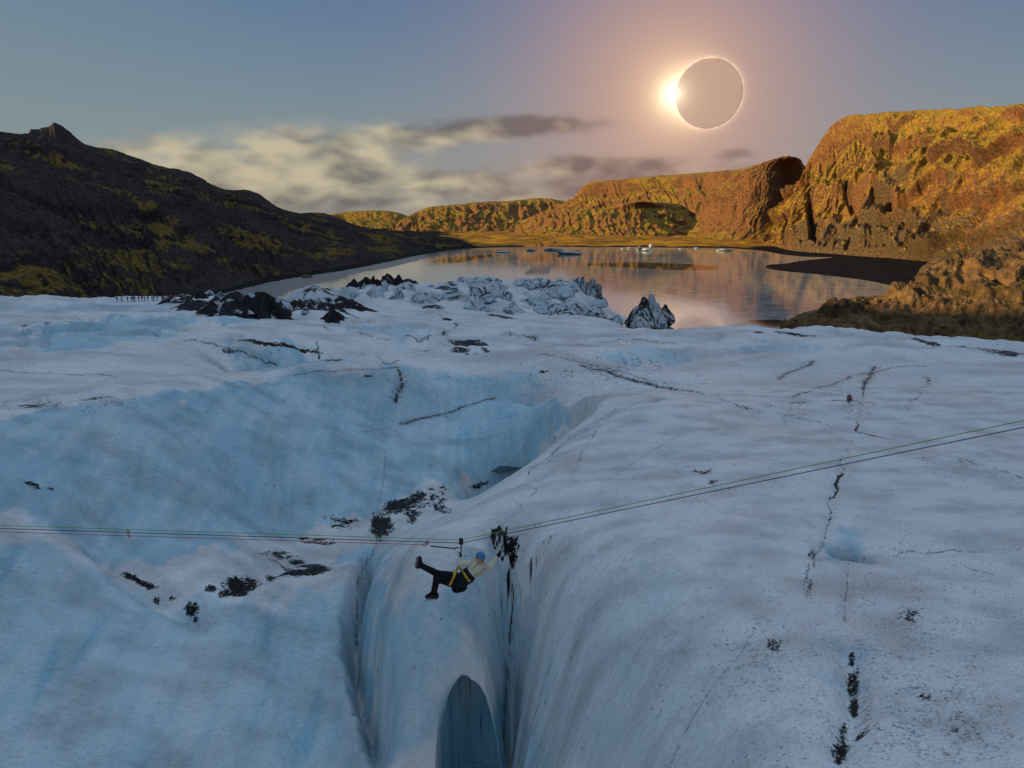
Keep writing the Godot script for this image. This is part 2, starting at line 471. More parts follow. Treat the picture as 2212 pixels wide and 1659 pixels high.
func make_ground() -> void:
	var line := [[400, 648], [470, 636], [530, 624], [600, 607], [660, 597], [720, 589], [790, 576], [850, 563], [900, 552], [960, 543], [1010, 537], [1070, 534], [1130, 533], [1200, 532], [1280, 534], [1370, 533], [1480, 535], [1560, 535], [1640, 541], [1690, 550], [1740, 555], [1800, 556], [1740, 562], [1700, 568], [1655, 572], [1648, 578], [1690, 586], [1760, 592], [1850, 603], [1920, 615], [1952, 624], [1950, 632], [1900, 652], [1840, 672], [1760, 697], [1690, 718]]
	for q in line:
		var p := at_level(q[0], q[1], 0.0)
		shore.append(Vector2(p.x, p.z))
	shore.append(Vector2(150, -150))
	shore.append(Vector2(-150, -150))
	shore.append(Vector2(-200, -300))
	var n1 := make_noise(FastNoiseLite.new(), 301, 1.0 / 140.0, 5)
	var n2 := make_noise(FastNoiseLite.new(), 302, 1.0 / 24.0, 4)
	var nu := 420
	var nv := 330
	var v := PackedVector3Array()
	var c := PackedColorArray()
	v.resize(nu * nv)
	c.resize(nu * nv)
	for j in nv:
		var f := float(j) / (nv - 1)
		var z := 140.0 * pow(12000.0 / 140.0, f) if f > 0.82 else lerpf(140.0, 140.0 * pow(12000.0 / 140.0, 0.82), pow(f / 0.82, 1.6))
		for i in nu:
			var a := lerpf(-1.5, 1.5, float(i) / (nu - 1))
			var x := a * z
			var p := Vector2(x, -z)
			var w := n1.get_noise_2dv(p)
			var w2 := n2.get_noise_2d(x * 0.6, z)
			var d := shore_distance(p + Vector2(w2 * 3.0, w * 6.0))
			var y: float
			var rise := smoothstep(1150.0, 1400.0, z)
			if d < 0:
				y = maxf(d * 0.12, -4.0)
			else:
				y = lerpf(2.6 * (1.0 - exp(-d / 60.0)), 15.0 * (1.0 - exp(-d / 160.0)), rise)
				y += (w * 3.0 + w2 * (0.8 + 3.4 * rise)) * smoothstep(5.0, 110.0, d) * (0.25 + rise)
				y = maxf(y, 0.06)
			if z > 5000.0: y = minf(y, 20.0) - (z - 5000.0) * 0.0015
			v[j * nu + i] = Vector3(x, y, -z)
			var sand := Color(0.018, 0.016, 0.017).lerp(Color(0.03, 0.026, 0.024), clampf(w2 + 0.5, 0, 1))
			var field := Color(0.76, 0.38, 0.04).lerp(Color(0.4, 0.2, 0.04), smoothstep(-0.1, 0.2, n2.get_noise_2d(x * 0.25, z * 1.4) + w * 0.5))
			var green := smoothstep(-0.05, 0.05, rise * smoothstep(6.0, 30.0, d) * smoothstep(-190.0, 60.0, x - (z - 1300.0) * -0.1) - 0.35 + w * 0.3 + w2 * 0.12)
			c[j * nu + i] = sand.lerp(field, green)
	var n := grid_normals(v, nu, nv)
	for k in n.size():
		if n[k].y < 0: n[k] = -n[k]
	var gm := mat("ground", Color.WHITE, 0.95, true)
	gm.albedo_texture = M.hill.albedo_texture
	gm.uv1_triplanar = true
	gm.uv1_world_triplanar = true
	gm.uv1_scale = Vector3.ONE / 30.0
	gm.metallic_specular = 0.15
	var o := put("ground", array_mesh(v, n, grid_index(nu, nv), c), gm)
	tag(o, "black sand shores and the golden outwash plain round the lake", "ground", "", "structure")
	# the lake, under a skin of new ice with leads of open water
	var lm := mat("lake", Color(0.46, 0.49, 0.49), 0.16)
	var n3 := make_noise(FastNoiseLite.new(), 303, 0.02, 5)
	var im := n3.get_seamless_image(1024, 1024)
	tone(im, 0.2, 0.88)
	lm.albedo_texture = ImageTexture.create_from_image(im)
	lm.uv1_scale = Vector3(3, 4, 1)
	lm.metallic_specular = 0.5
	var rt := n3.get_seamless_image(1024, 1024)
	tone(rt, 0.4, 0.55)
	lm.roughness_texture = ImageTexture.create_from_image(rt)
	lm.roughness = 0.13
	lm.heightmap_enabled = true
	lm.heightmap_texture = grain_texture(305, 0.03, 5, 1024, 1.0)
	lm.heightmap_scale = 0.3
	var lv := PackedVector3Array([Vector3(-330, 0, -140), Vector3(560, 0, -140), Vector3(-330, 0, -1420), Vector3(560, 0, -1420)])
	var up := PackedVector3Array([Vector3.UP, Vector3.UP, Vector3.UP, Vector3.UP])
	o = put("lake", array_mesh(lv, up, PackedInt32Array([0, 2, 1, 1, 2, 3]), PackedColorArray(), PackedVector2Array([Vector2(0, 0), Vector2(1, 0), Vector2(0, 1), Vector2(1, 1)])), lm)
	tag(o, "grey lake under a thin skin of ice", "lake", "", "structure")
	var wm := mat("open water", Color(0.03, 0.035, 0.035), 0.04)
	wm.metallic_specular = 0.5
	var mud := mat("shallows", Color(0.15, 0.125, 0.1), 0.35)
	open_water([[440, 652], [480, 636], [560, 611], [640, 598], [740, 585], [830, 569], [900, 553], [925, 549], [905, 562], [840, 578], [770, 590], [720, 603], [640, 622], [600, 636], [590, 652]], "brown silty shallows along the left shore", mud)
	open_water([[1268, 569], [1330, 567], [1420, 568], [1500, 571], [1556, 577], [1540, 583], [1480, 584], [1400, 580], [1340, 577], [1270, 574]], "narrow strip of open water mirroring the golden cliffs", wm)
	open_water([[1590, 700], [1620, 692], [1660, 690], [1700, 692], [1720, 700], [1690, 716], [1640, 724], [1580, 726], [1560, 716]], "open blue water between the ice edge and the dark rocks", wm)
	open_water([[920, 566], [960, 558], [1010, 553], [1060, 550], [1072, 553], [1030, 560], [1000, 566], [960, 572], [925, 573]], "pale strip of open water near the left shore", wm)
	open_water([[1150, 527], [1170, 524], [1195, 522], [1205, 520], [1212, 521], [1208, 525], [1190, 528], [1185, 533], [1140, 534], [1130, 532]], "small river winding over the plain into the lake", wm, 16.0)


func open_water(line: Array, label: String, m: Material, lift := 0.0) -> void:
	var poly := PackedVector2Array()
	var nn := make_noise(FastNoiseLite.new(), line.size(), 0.05, 3)
	for k in line.size():
		var a := at_level(line[k][0], line[k][1], lift)
		var b := at_level(line[(k + 1) % line.size()][0], line[(k + 1) % line.size()][1], lift)
		for i in 8:
			var p := a.lerp(b, i / 8.0)
			var q := Vector2(p.x, p.z)
			poly.append(q + Vector2(nn.get_noise_2dv(q), nn.get_noise_2dv(q + Vector2(99, 0))) * Vector2(1.2, 2.0))
	var idx := Geometry2D.triangulate_polygon(poly)
	var v := PackedVector3Array()
	var n := PackedVector3Array()
	for q in poly:
		v.append(Vector3(q.x, 0.03 + lift, q.y))
		n.append(Vector3.UP)
	var o := put("river" if lift else "open_water", array_mesh(v, n, idx), m)
	tag(o, label, "water", "", "structure")


# ------------------------------------------------------------------ the ice sheet

# places on the ice read off the photograph, and how far below the camera they lie
const ICE := [
	[0, 645, 26], [200, 645, 26], [380, 645, 27], [-250, 650, 26], [0, 690, 24], [250, 668, 25], [600, 690, 24.5], [800, 690, 26.5], [900, 690, 30], [1100, 690, 31], [1250, 692, 37], [1340, 700, 32],
	[1450, 716, 24], [1500, 722, 22], [1700, 722, 20.5], [1850, 728, 20], [2000, 746, 19.5], [2212, 772, 19], [2500, 805, 18.5],
	[1100, 745, 23], [1300, 760, 21], [1500, 780, 19.5], [1800, 800, 18.8], [2100, 820, 18.2], [1000, 745, 23], [1300, 850, 18.5], [1500, 850, 18], [1800, 900, 17.5], [2100, 900, 17.5],
	[1400, 950, 17.7], [1700, 1000, 17], [2100, 1000, 17], [1500, 1100, 16.9], [1800, 1150, 16.7], [2150, 1150, 16.6], [1600, 1300, 16.6], [1900, 1300, 16.3], [2150, 1350, 16.3], [1700, 1500, 16.8], [2000, 1500, 16.2], [2200, 1600, 16], [1900, 1659, 16.3], [1600, 1659, 17.4], [2500, 1000, 17], [2600, 1300, 16.5],
	[1400, 1300, 17.8], [1400, 1500, 18.8], [1400, 1659, 19.8], [1250, 1250, 18.9], [1250, 1400, 20.2], [1250, 1550, 21.8], [1250, 1659, 22.8], [1165, 1350, 21], [1165, 1500, 23.2], [1170, 1659, 25.5],
	[1240, 862, 18.3], [1262, 905, 18.3], [1222, 960, 18.5], [1185, 1010, 18.5], [1125, 1060, 18.6], [1065, 1105, 18.7], [1000, 1142, 19.0], [930, 1172, 19.4], [875, 1197, 20.0], [1300, 1000, 17.9], [1200, 1100, 18.3], [1150, 1160, 18.9],
	[1040, 1195, 19.4], [960, 1205, 19.6], [1000, 1270, 20.6], [900, 1285, 21.2], [1060, 1285, 21.0], [880, 1400, 23.1], [1000, 1400, 22.8], [1065, 1400, 23.2], [890, 1540, 25.3], [1000, 1500, 24.6], [890, 1659, 27.2], [1000, 1659, 27.4],
	[0, 890, 15.5], [150, 868, 15.6], [300, 845, 15.8], [440, 818, 16.2], [640, 788, 17], [860, 776, 17.8], [1080, 772, 18.8], [1180, 795, 18.9],
	[0, 1000, 17.5], [0, 1150, 20], [0, 1300, 22], [0, 1450, 23.5], [0, 1659, 25.2], [-300, 1000, 16.5], [-300, 1300, 21], [-300, 900, 15],
	[300, 950, 18], [300, 1050, 20], [300, 1180, 22], [600, 900, 19.5], [600, 1000, 21.8], [600, 1100, 23.5], [600, 1180, 24], [600, 1232, 23.4], [600, 1300, 23.8], [600, 1400, 24.8], [600, 1500, 25.6], [600, 1659, 26.6],
	[860, 860, 20], [860, 950, 22.6], [860, 1050, 24.2], [850, 1130, 24.8], [1000, 900, 22], [1000, 1000, 24.2], [1000, 1075, 24.6], [1110, 1000, 24.4], [1100, 830, 19], [1100, 910, 22.6], [1190, 925, 23.6], [1195, 850, 18.9],
	[150, 1240, 21.8], [300, 1262, 22.8], [420, 1325, 23.6], [450, 1275, 22.7], [520, 1262, 22.9], [690, 1237, 23.5], [740, 1262, 23.5], [755, 1350, 24.4], [755, 1500, 25.8], [770, 1175, 24.6], [200, 1400, 23.3], [400, 1420, 24.2], [200, 1550, 24.5], [400, 1550, 25.3], [400, 1659, 25.9], [740, 1659, 27],
]
# the same by distance: [x in the picture, distance, how far below the camera]
const ICE_FAR := [
	[-250, 300, 38], [0, 300, 38], [300, 300, 38], [500, 310, 38], [700, 310, 33.5], [860, 318, 31], [1000, 326, 30.5], [1100, 330, 30.2], [1220, 330, 30.2], [1270, 322, 32], [1330, 312, 45], [700, 365, 48], [900, 368, 48], [1100, 370, 48], [1250, 368, 48], [1450, 270, 47], [1450, 220, 42], [-250, 440, 60], [400, 440, 62], [1100, 440, 62], [1900, 440, 70], [2500, 440, 70],
	[1600, 190, 32], [1600, 240, 47], [1900, 180, 30], [1900, 235, 45], [2200, 150, 27], [2200, 210, 44], [2600, 150, 28], [2600, 210, 44],
	[0, 16, 38], [600, 16, 40], [1100, 16, 42], [1350, 14, 28], [1500, 14, 21], [1900, 14, 16.5], [2200, 14, 16], [-300, 14, 28], [0, 9, 40], [1000, 9, 44], [1500, 9, 22], [2200, 9, 16.3], [2700, 14, 16],
	[100, 75, 18.5], [300, 88, 20.0], [520, 96, 21.5], [760, 112, 22.6], [-200, 70, 18],
	[0, 112, 19.0], [200, 118, 19.6], [400, 128, 20.4], [620, 150, 22.0], [0, 140, 22.5], [200, 150, 23], [450, 160, 23.5], [900, 140, 23.2], [900, 180, 26],
]


func ice_map(x: float, z: float) -> Vector2:
	return Vector2(x / z, log(z) * 0.9)


func solve_ice() -> Image:
	# a thin plate through those places
	var p := PackedVector2Array()
	var h := PackedFloat64Array()
	for q in ICE:
		var d := ray(q[0], q[1])
		var drop: float = q[2]
		if q[1] > 830 and drop > 18.0:
			drop = 18.0 + (drop - 18.0) * (1.25 if q[1] <= 1000 else 1.6 if q[0] < 830 else 1.35 if q[0] < 1110 else 1.3)
		var k: float = -drop / d.y
		p.append(ice_map(d.x * k, -d.z * k))
		h.append(45.0 - drop)
	for q in ICE_FAR:
		var w := on(q[0], 45.0 - q[2], q[1])
		p.append(ice_map(w.x, -w.z))
		h.append(45.0 - q[2])
	var n := p.size()
	var m := n + 3
	var A := []
	for i in m:
		var r := PackedFloat64Array()
		r.resize(m + 1)
		for j in n:
			if i < n:
				var d2 := p[i].distance_squared_to(p[j])
				r[j] = 0.5 * d2 * log(d2) if d2 > 1e-12 else 0.0006
			else:
				r[j] = 1.0 if i == n else p[j].x if i == n + 1 else p[j].y
		if i < n:
			r[n] = 1.0
			r[n + 1] = p[i].x
			r[n + 2] = p[i].y
			r[m] = h[i]
		A.append(r)
	for k in m:
		var best := k
		for i in range(k, m):
			if absf(A[i][k]) > absf(A[best][k]): best = i
		var t: PackedFloat64Array = A[best]
		A[best] = A[k]
		A[k] = t
		for i in range(k + 1, m):
			var r: PackedFloat64Array = A[i]
			var f: float = r[k] / t[k]
			if f != 0.0:
				for j in range(k, m + 1): r[j] -= f * t[j]
				A[i] = r
	var w := PackedFloat64Array()
	w.resize(m)
	for k in range(m - 1, -1, -1):
		var r: PackedFloat64Array = A[k]
		var s := r[m]
		for j in range(k + 1, m): s -= r[j] * w[j]
		w[k] = s / r[k]
	var W := 128
	var H := 176
	var im := Image.create(W, H, false, Image.FORMAT_RF)
	for y in H:
		var l := lerpf(log(9.0), log(440.0), float(y) / (H - 1)) * 0.9
		for x in W:
			var a := lerpf(A0, A1, float(x) / (W - 1))
			var s := w[n] + w[n + 1] * a + w[n + 2] * l
			for j in n:
				var dx := a - p[j].x
				var dy := l - p[j].y
				var d2 := dx * dx + dy * dy + 1e-9
				s += w[j] * 0.5 * d2 * log(d2)
			im.set_pixel(x, y, Color(s, 0, 0))
	return im


func row_of(z: float) -> float:
	var lo := 0
	var hi := NR - 1
	if z <= rows[0]: return 0.0
	if z >= rows[hi]: return float(hi)
	while hi - lo > 1:
		var mid := (lo + hi) / 2
		if rows[mid] <= z: lo = mid
		else: hi = mid
	return lo + (z - rows[lo]) / (rows[hi] - rows[lo])


func ice_height(x: float, z: float) -> float:
	# z is the distance ahead
	var r := row_of(z)
	var a := clampf((x / z - A0) / (A1 - A0) * (NA - 1), 0.0, NA - 1.001)
	var j := mini(int(r), NR - 2)
	var i := int(a)
	var k := j * NA + i
	var fr := r - j
	var fa := a - i
	return lerpf(lerpf(ice[k], ice[k + 1], fa), lerpf(ice[k + NA], ice[k + NA + 1], fa), fr)


func hit(px: float, py: float) -> Vector3:
	# where the ice is that the photograph shows at this point
	var d := ray(px, py)
	var a := d.x / -d.z
	var slope := d.y / -d.z
	var col := clampf((a - A0) / (A1 - A0) * (NA - 1), 0.0, NA - 1.001)
	var i := int(col)
	var fa := col - i
	var gap := 0.0
	for j in NR:
		var y := 45.0 + slope * rows[j]
		var h := lerpf(ice[j * NA + i], ice[j * NA + i + 1], fa)
		if h >= y:
			var t := gap / maxf(gap + h - y, 1e-6) if j else 1.0
			var z := lerpf(rows[maxi(j - 1, 0)], rows[j], t)
			return Vector3(a * z, 45.0 + slope * z, -z)
		gap = y - h
	var far := rows[NR - 1]
	return Vector3(a * far, ice[(NR - 1) * NA + i], -far)


func stamp(lo: Vector2, hi: Vector2, f: Callable) -> void:
	# f(x, z, height) -> height for the part of the sheet inside a box (x, distance)
	var j0 := int(row_of(lo.y))
	var j1 := int(row_of(hi.y)) + 1
	for j in range(maxi(j0, 0), mini(j1 + 1, NR)):
		var z := rows[j]
		var i0 := clampi(int((lo.x / z - A0) / (A1 - A0) * (NA - 1)), 0, NA - 1)
		var i1 := clampi(int((hi.x / z - A0) / (A1 - A0) * (NA - 1)) + 1, 0, NA - 1)
		for i in range(i0, i1 + 1):
			var k := j * NA + i
			ice[k] = f.call(lerpf(A0, A1, float(i) / (NA - 1)) * z, z, ice[k])


func pit(px: float, py: float, rx: float, rz: float, depth: float, turn := 0.0, sharp := 2.0) -> void:
	var c := hit(px, py)
	var z0 := -c.z
	var R := maxf(rx, rz) * 1.8
	var cs := cos(turn)
	var sn := sin(turn)
	stamp(Vector2(c.x - R, z0 - R), Vector2(c.x + R, z0 + R), func(x, z, h):
		var dx: float = x - c.x
		var dz: float = z - z0
		var u := (dx * cs + dz * sn) / rx
		var w := (dz * cs - dx * sn) / rz
		var q := u * u + w * w + noise_b.get_noise_2d(x * 3.0, z * 3.0) * 0.15
		return h - depth * exp(-pow(maxf(q, 0.0), sharp * 0.5)))


func groove(line: Array, wide: float, depth: float, sharp := 1.5, wander := 0.4) -> PackedVector3Array:
	# a furrow along points of the photograph; returns where it runs
	var p := PackedVector3Array()
	for q in line: p.append(hit(q[0], q[1]))
	var fine := PackedVector3Array()
	for k in p.size() - 1:
		var n := maxi(3, int(p[k].distance_to(p[k + 1]) / (wide * 0.7)))
		for i in n:
			fine.append(spline(p, k + float(i) / n))
	fine.append(p[-1])
	for k in fine.size():
		var q := fine[k]
		fine[k] += Vector3(noise_b.get_noise_2d(q.x * 4.0, q.z * 4.0), 0, noise_b.get_noise_2d(q.x * 4.0 + 50, q.z * 4.0)) * wide * wander
	var lo := Vector2(1e9, 1e9)
	var hi := -lo
	for q in fine:
		lo = lo.min(Vector2(q.x, -q.z))
		hi = hi.max(Vector2(q.x, -q.z))
	var flat := PackedVector2Array()
	for q in fine: flat.append(Vector2(q.x, -q.z))
	var R := wide * 2.2
	var ends := maxf(1.0, fine.size() * 0.18)
	stamp(lo - Vector2(R, R), hi + Vector2(R, R), func(x, z, h):
		var best := 1e9
		var along := 0.0
		var s := Vector2(x, z)
		for k in flat.size() - 1:
			var ab := flat[k + 1] - flat[k]
			var t := clampf((s - flat[k]).dot(ab) / maxf(ab.length_squared(), 1e-6), 0, 1)
			var d := s.distance_squared_to(flat[k] + ab * t)
			if d < best:
				best = d
				along = k + t
		var q := sqrt(best) / wide
		if q > 2.2: return h
		var fade := clampf(minf(along, flat.size() - 1 - along) / ends, 0.0, 1.0)
		return h - depth * fade * exp(-pow(q, sharp)))
	return fine


func make_rows() -> void:
	for part in [[5.0, 15.0, 44], [15.0, 24.0, 120], [24.0, 48.0, 320], [48.0, 100.0, 260], [100.0, 230.0, 190], [230.0, 440.0, 90]]:
		for i in part[2]:
			rows.append(part[0] * pow(part[1] / part[0], float(i) / part[2]))
	rows.append(440.0)
	NR = rows.size()


func make_ice() -> void:
	make_rows()
	make_noise(noise_a, 11, 0.06, 4)
	make_noise(noise_b, 12, 0.35, 4)
	make_noise(noise_r, 13, 0.12, 4, true)
	var coarse := solve_ice()
	print("solved ", Time.get_ticks_msec())
	var fine_rows := 1400
	coarse.resize(NA, fine_rows, Image.INTERPOLATE_CUBIC)
	var raw := coarse.get_data().to_float32_array()
	ice.resize(NA * NR)
	var l0 := log(9.0)
	var l1 := log(440.0)
	for j in NR:
		var fy := clampf((log(rows[j]) - l0) / (l1 - l0) * (fine_rows - 1), 0.0, fine_rows - 1.001)
		var y0 := int(fy)
		var t := fy - y0
		var b := y0 * NA
		for i in NA:
			ice[j * NA + i] = lerpf(raw[b + i], raw[b + NA + i], t)
	print("sheet ", Time.get_ticks_msec())
	# hollows with steep walls behind the swells
	for q in [[640, 768, 12.0, 8.5, 9.0, 0.3], [225, 718, 17.0, 10.0, 9.0, 0.15], [20, 730, 10.0, 8.0, 7.0, 0.0], [545, 682, 15.0, 9.0, 7.0, 0.0], [830, 716, 13.0, 5.0, 3.5, 0.0], [870, 742, 11.0, 4.5, 2.6, 0.1], [1400, 772, 9.0, 5.0, 3.0, 0.2], [340, 655, 22.0, 5.0, 2.0, 0.0], [80, 665, 26.0, 5.0, 2.2, 0.0], [1690, 748, 14.0, 5.0, 1.6, 0.0]]:
		pit(q[0], q[1], q[2], q[3], q[4], q[5], 2.6)
	pit(1842, 1186, 0.85, 1.0, 2.6, 0.0, 4.0)
	pit(1845, 1180, 2.4, 2.4, 0.6, 0.0, 2.0)
	var cells := make_noise(FastNoiseLite.new(), 17, 0.11, 2)
	cells.noise_type = FastNoiseLite.TYPE_CELLULAR
	for j in NR:
		var z := rows[j]
		var far := smoothstep(70.0, 130.0, z)
		var big := 0.17 + 0.6 * far
		for i in NA:
			var x := lerpf(A0, A1, float(i) / (NA - 1)) * z
			var k := j * NA + i
			var w := noise_a.get_noise_2d(x, z)
			var h := w * big
			if far > 0.0:
				h += far * (noise_r.get_noise_2d(x * 0.16 + w * 3.0, z * 0.34) * 0.9 + noise_a.get_noise_2d(x * 0.4, z * 1.3) * 1.3)
			if z > 215.0:
				var broken := smoothstep(225.0, 275.0, z) * smoothstep(-0.32, -0.2, x / z) * (1.0 - smoothstep(0.12, 0.17, x / z))
				h += broken * ((0.45 - cells.get_noise_2d(x, z)) * 3.0 - 3.0 + noise_r.get_noise_2d(x * 0.8, z * 0.8) * 1.6)
			h += noise_b.get_noise_2d(x * 0.8, z * 0.8) * (0.08 + 0.14 * far)
			if z < 110.0:
				h += noise_b.get_noise_2d(x * 4.2, z * 4.2) * 0.03 * (1.0 - far * 0.5)
				h += noise_r.get_noise_2d(x * 3.4 + 40.0, z * 2.1) * 0.035 + noise_r.get_noise_2d(x * 11.0, z * 8.0 + 40.0) * 0.025
			ice[k] += h
	# furrows and cracks
	for g in FURROWS:
		groove(g[3], g[0], g[1], g[2])
	# the pool's undercut wall and the blue cave low in the centre
	cave()
	print("carved ", Time.get_ticks_msec())


const FURROWS := [
	[2.3, 6.0, 2.6, [[1238, 866], [1232, 892], [1214, 922], [1185, 948], [1140, 978], [1090, 1008], [1030, 1042], [960, 1075]]],
	[0.7, 4.6, 2.0, [[815, 1165], [790, 1215], [770, 1280], [764, 1340], [782, 1420], [806, 1500], [822, 1600], [828, 1690]]],
	[0.55, 5.5, 1.6, [[1070, 1150], [1092, 1195], [1106, 1250], [1104, 1310], [1098, 1390], [1095, 1480], [1092, 1580], [1090, 1690]]],
	[1.5, 5.0, 2.0, [[1100, 1215], [1112, 1280], [1108, 1360], [1110, 1450], [1120, 1560], [1125, 1690]]],
	[0.8, 0.9, 2.0, [[1238, 862], [1236, 885], [1228, 915], [1212, 938], [1185, 965], [1150, 995]]],
	[0.35, 0.35, 1.5, [[1331, 882], [1303, 901], [1262, 928], [1207, 967], [1166, 1002], [1139, 1027], [1090, 1065]]],
	[0.28, 0.22, 1.5, [[1837, 951], [1828, 982], [1815, 1024], [1801, 1072], [1792, 1119], [1783, 1156], [1770, 1187], [1757, 1224]]],
	[0.3, 0.25, 1.5, [[1891, 791], [1878, 814], [1864, 846], [1862, 877], [1850, 930]]],
	[0.35, 0.25, 1.5, [[1253, 788], [1326, 809], [1421, 835], [1515, 849], [1612, 883], [1736, 904], [1851, 933], [1930, 951]]],
	[0.5, 0.7, 1.8, [[1836, 1370], [1838, 1420], [1842, 1480], [1843, 1544], [1828, 1590], [1815, 1630], [1800, 1690]]],
	[0.3, 0.3, 1.6, [[1838, 1215], [1833, 1250], [1828, 1300], [1830, 1370]]],
	[0.4, 0.3, 1.5, [[1883, 1203], [1946, 1192], [2009, 1190], [2208, 1184]]],
	[0.5, 0.3, 1.8, [[1148, 1014], [1200, 972], [1279, 925], [1332, 888], [1400, 867], [1494, 856]]],
	[0.7, 0.8, 1.8, [[60, 1050], [110, 1100], [170, 1150], [250, 1230], [330, 1290], [415, 1330], [440, 1390]]],
	[1.2, 1.0, 2.0, [[430, 1330], [520, 1250], [640, 1205], [760, 1175]]],
	[0.6, 1.2, 1.6, [[108, 700], [100, 720], [97, 752]]],
	[0.5, 1.2, 1.6, [[60, 705], [52, 725], [48, 755]]],
	[0.8, 0.7, 1.8, [[330, 718], [420, 735], [520, 760], [600, 790]]],
	[0.8, 0.6, 1.6, [[865, 800], [870, 830], [858, 870], [850, 900]]],
	[0.8, 0.7, 1.6, [[915, 735], [940, 712], [1000, 705]]],
]


var cave_at := Vector3.ZERO
var roof := []           # the ice over the cave: [x, z, height] before it was hollowed out
const CAVE_W := 2.1
const CAVE_DEEP := 3.0

func cave_edge(u: float, x: float) -> float:
	return -cave_at.z + 0.2 - 2.6 * (1.0 - pow(maxf(1.0 - pow(absf(u), 2.8), 0.0), 0.36)) + noise_b.get_noise_2d(x * 0.9, 3.0) * 0.12


func cave() -> void:
	cave_at = hit(1022, 1480)
	for j in 40:
		for i in 49:
			var u := lerpf(-1.3, 1.3, i / 48.0)
			var x := cave_at.x + u * CAVE_W
			var e := cave_edge(clampf(u, -1.0, 1.0), x)
			var z := lerpf(e, -cave_at.z + CAVE_DEEP + 1.2, j / 39.0)
			roof.append(Vector3(x, ice_height(x, z), -z))
	stamp(Vector2(cave_at.x - 3.5, 18.0), Vector2(cave_at.x + 3.5, -cave_at.z + CAVE_DEEP + 1.0), func(x, z, h):
		var u: float = (x - cave_at.x) / CAVE_W
		if absf(u) > 1.12: return h
		var back := cave_edge(clampf(u, -1.0, 1.0), x) + CAVE_DEEP * (1.0 - u * u * 0.5)
		var k := clampf((back - z) / 0.5, 0.0, 1.0) * (1.0 - smoothstep(0.96, 1.12, absf(u)))
		return lerpf(h, minf(h, cave_at.y - 7.5 - maxf(-cave_at.z - z, 0.0) * 1.6), k))


func make_roof() -> void:
	# the vault of ice over the cave, its mouth a real edge
	var v := PackedVector3Array()
	var c := PackedColorArray()
	var uv := PackedVector2Array()
	for side in 2:
		for k in roof.size():
			var u := lerpf(-1.3, 1.3, (k % 49) / 48.0)
			var t := float(k / 49) / 39.0
			var thick := 0.28 + 0.9 * u * u + 0.9 * t + noise_b.get_noise_2d(roof[k].x * 2.0, roof[k].z * 2.0) * 0.25
			var lip := pow(maxf(1.0 - t * 9.0, 0.0), 2.0) * 0.22 * (1.0 - smoothstep(0.95, 1.1, absf(u)))
			v.append(roof[k] + Vector3(0, 0.015 - lip if side == 0 else -thick, 0.0))
			c.append(ice_color(roof[k].x, -roof[k].z, roof[k].y))
			uv.append(near_px(roof[k].x, -roof[k].z) / SIDE)
	var n0 := grid_normals(v.slice(0, roof.size()), 49, 40)
	var n1 := grid_normals(v.slice(roof.size()), 49, 40)
	for q in n1: n0.append(-q)
	var f := grid_index(49, 40)
	var f2 := grid_index(49, 40, true)
	for q in f2: f.append(q + roof.size())
	var first := v.size()
	for i in 49:
		for k in [i, i + roof.size()]:
			v.append(v[k])
			c.append(c[k])
			uv.append(uv[k])
			n0.append(Vector3((i - 24) * -0.01, -0.15, 1.0).normalized())
	for i in 48:
		var a := first + i * 2
		f.append_array(PackedInt32Array([a, a + 2, a + 1, a + 1, a + 2, a + 3]))
	put("cave_roof", array_mesh(v, n0, f, c, uv), M["ice near"], glacier)


func make_pool() -> void:
	var m := mat("meltwater", Color(0.02, 0.035, 0.04), 0.08)
	var low := 1e9
	for q in [[1110, 1000], [1140, 985], [1080, 1012]]: low = minf(low, hit(q[0], q[1]).y)
	var poly := PackedVector2Array()
	for q in [[1060, 1018], [1085, 1003], [1120, 985], [1160, 968], [1190, 962], [1170, 985], [1130, 1010], [1080, 1025]]:
		var p := at_level(q[0], q[1], low + 0.25)
		poly.append(Vector2(p.x, p.z))
	var v := PackedVector3Array()
	var n := PackedVector3Array()
	for q in poly:
		v.append(Vector3(q.x, low + 0.25, q.y))
		n.append(Vector3.UP)
	var o := put("meltwater_pool", array_mesh(v, n, Geometry2D.triangulate_polygon(poly)), m)
	tag(o, "dark meltwater pool at the foot of the blue ice wall", "pool", "", "structure")


# ------------------------------------------------------------------ dirt on the ice

var near_map: Image
var far_map: Image
const SIDE := 2048

func near_px(x: float, z: float) -> Vector2:
	return Vector2((x + 64.0) / 128.0, (z - 8.0) / 72.0) * SIDE


func far_px(x: float, z: float) -> Vector2:
	return Vector2((x + 260.0) / 520.0, (z - 70.0) / 270.0) * SIDE


func dab(x: float, z: float, rx: float, rz: float, dark: float) -> void:
	# a fleck of black grit about rx by rz metres
	if z < 80.0:
		var p := near_px(x, z)
		spot(near_map, p, rx * 16.0, rz * 28.4, dark)
	if z > 70.0:
		var p := far_px(x, z)
		spot(far_map, p, rx * 3.94, rz * 7.58, dark)


func spot(im: Image, p: Vector2, rx: float, ry: float, dark: float) -> void:
	var w := maxi(1, roundi(rx * 2.0))
	var h := maxi(1, roundi(ry * 2.0))
	var x0 := int(p.x - w * 0.5)
	var y0 := int(p.y - h * 0.5)
	for y in range(maxi(y0, 0), mini(y0 + h, SIDE)):
		for x in range(maxi(x0, 0), mini(x0 + w, SIDE)):
			var q := Vector2((x + 0.5 - p.x) / maxf(rx, 0.7), (y + 0.5 - p.y) / maxf(ry, 0.7))
			if q.length_squared() < 1.25:
				var c := im.get_pixel(x, y).r
				var to := lerpf(c, 0.035, dark)
				im.set_pixel(x, y, Color(to, to, to))


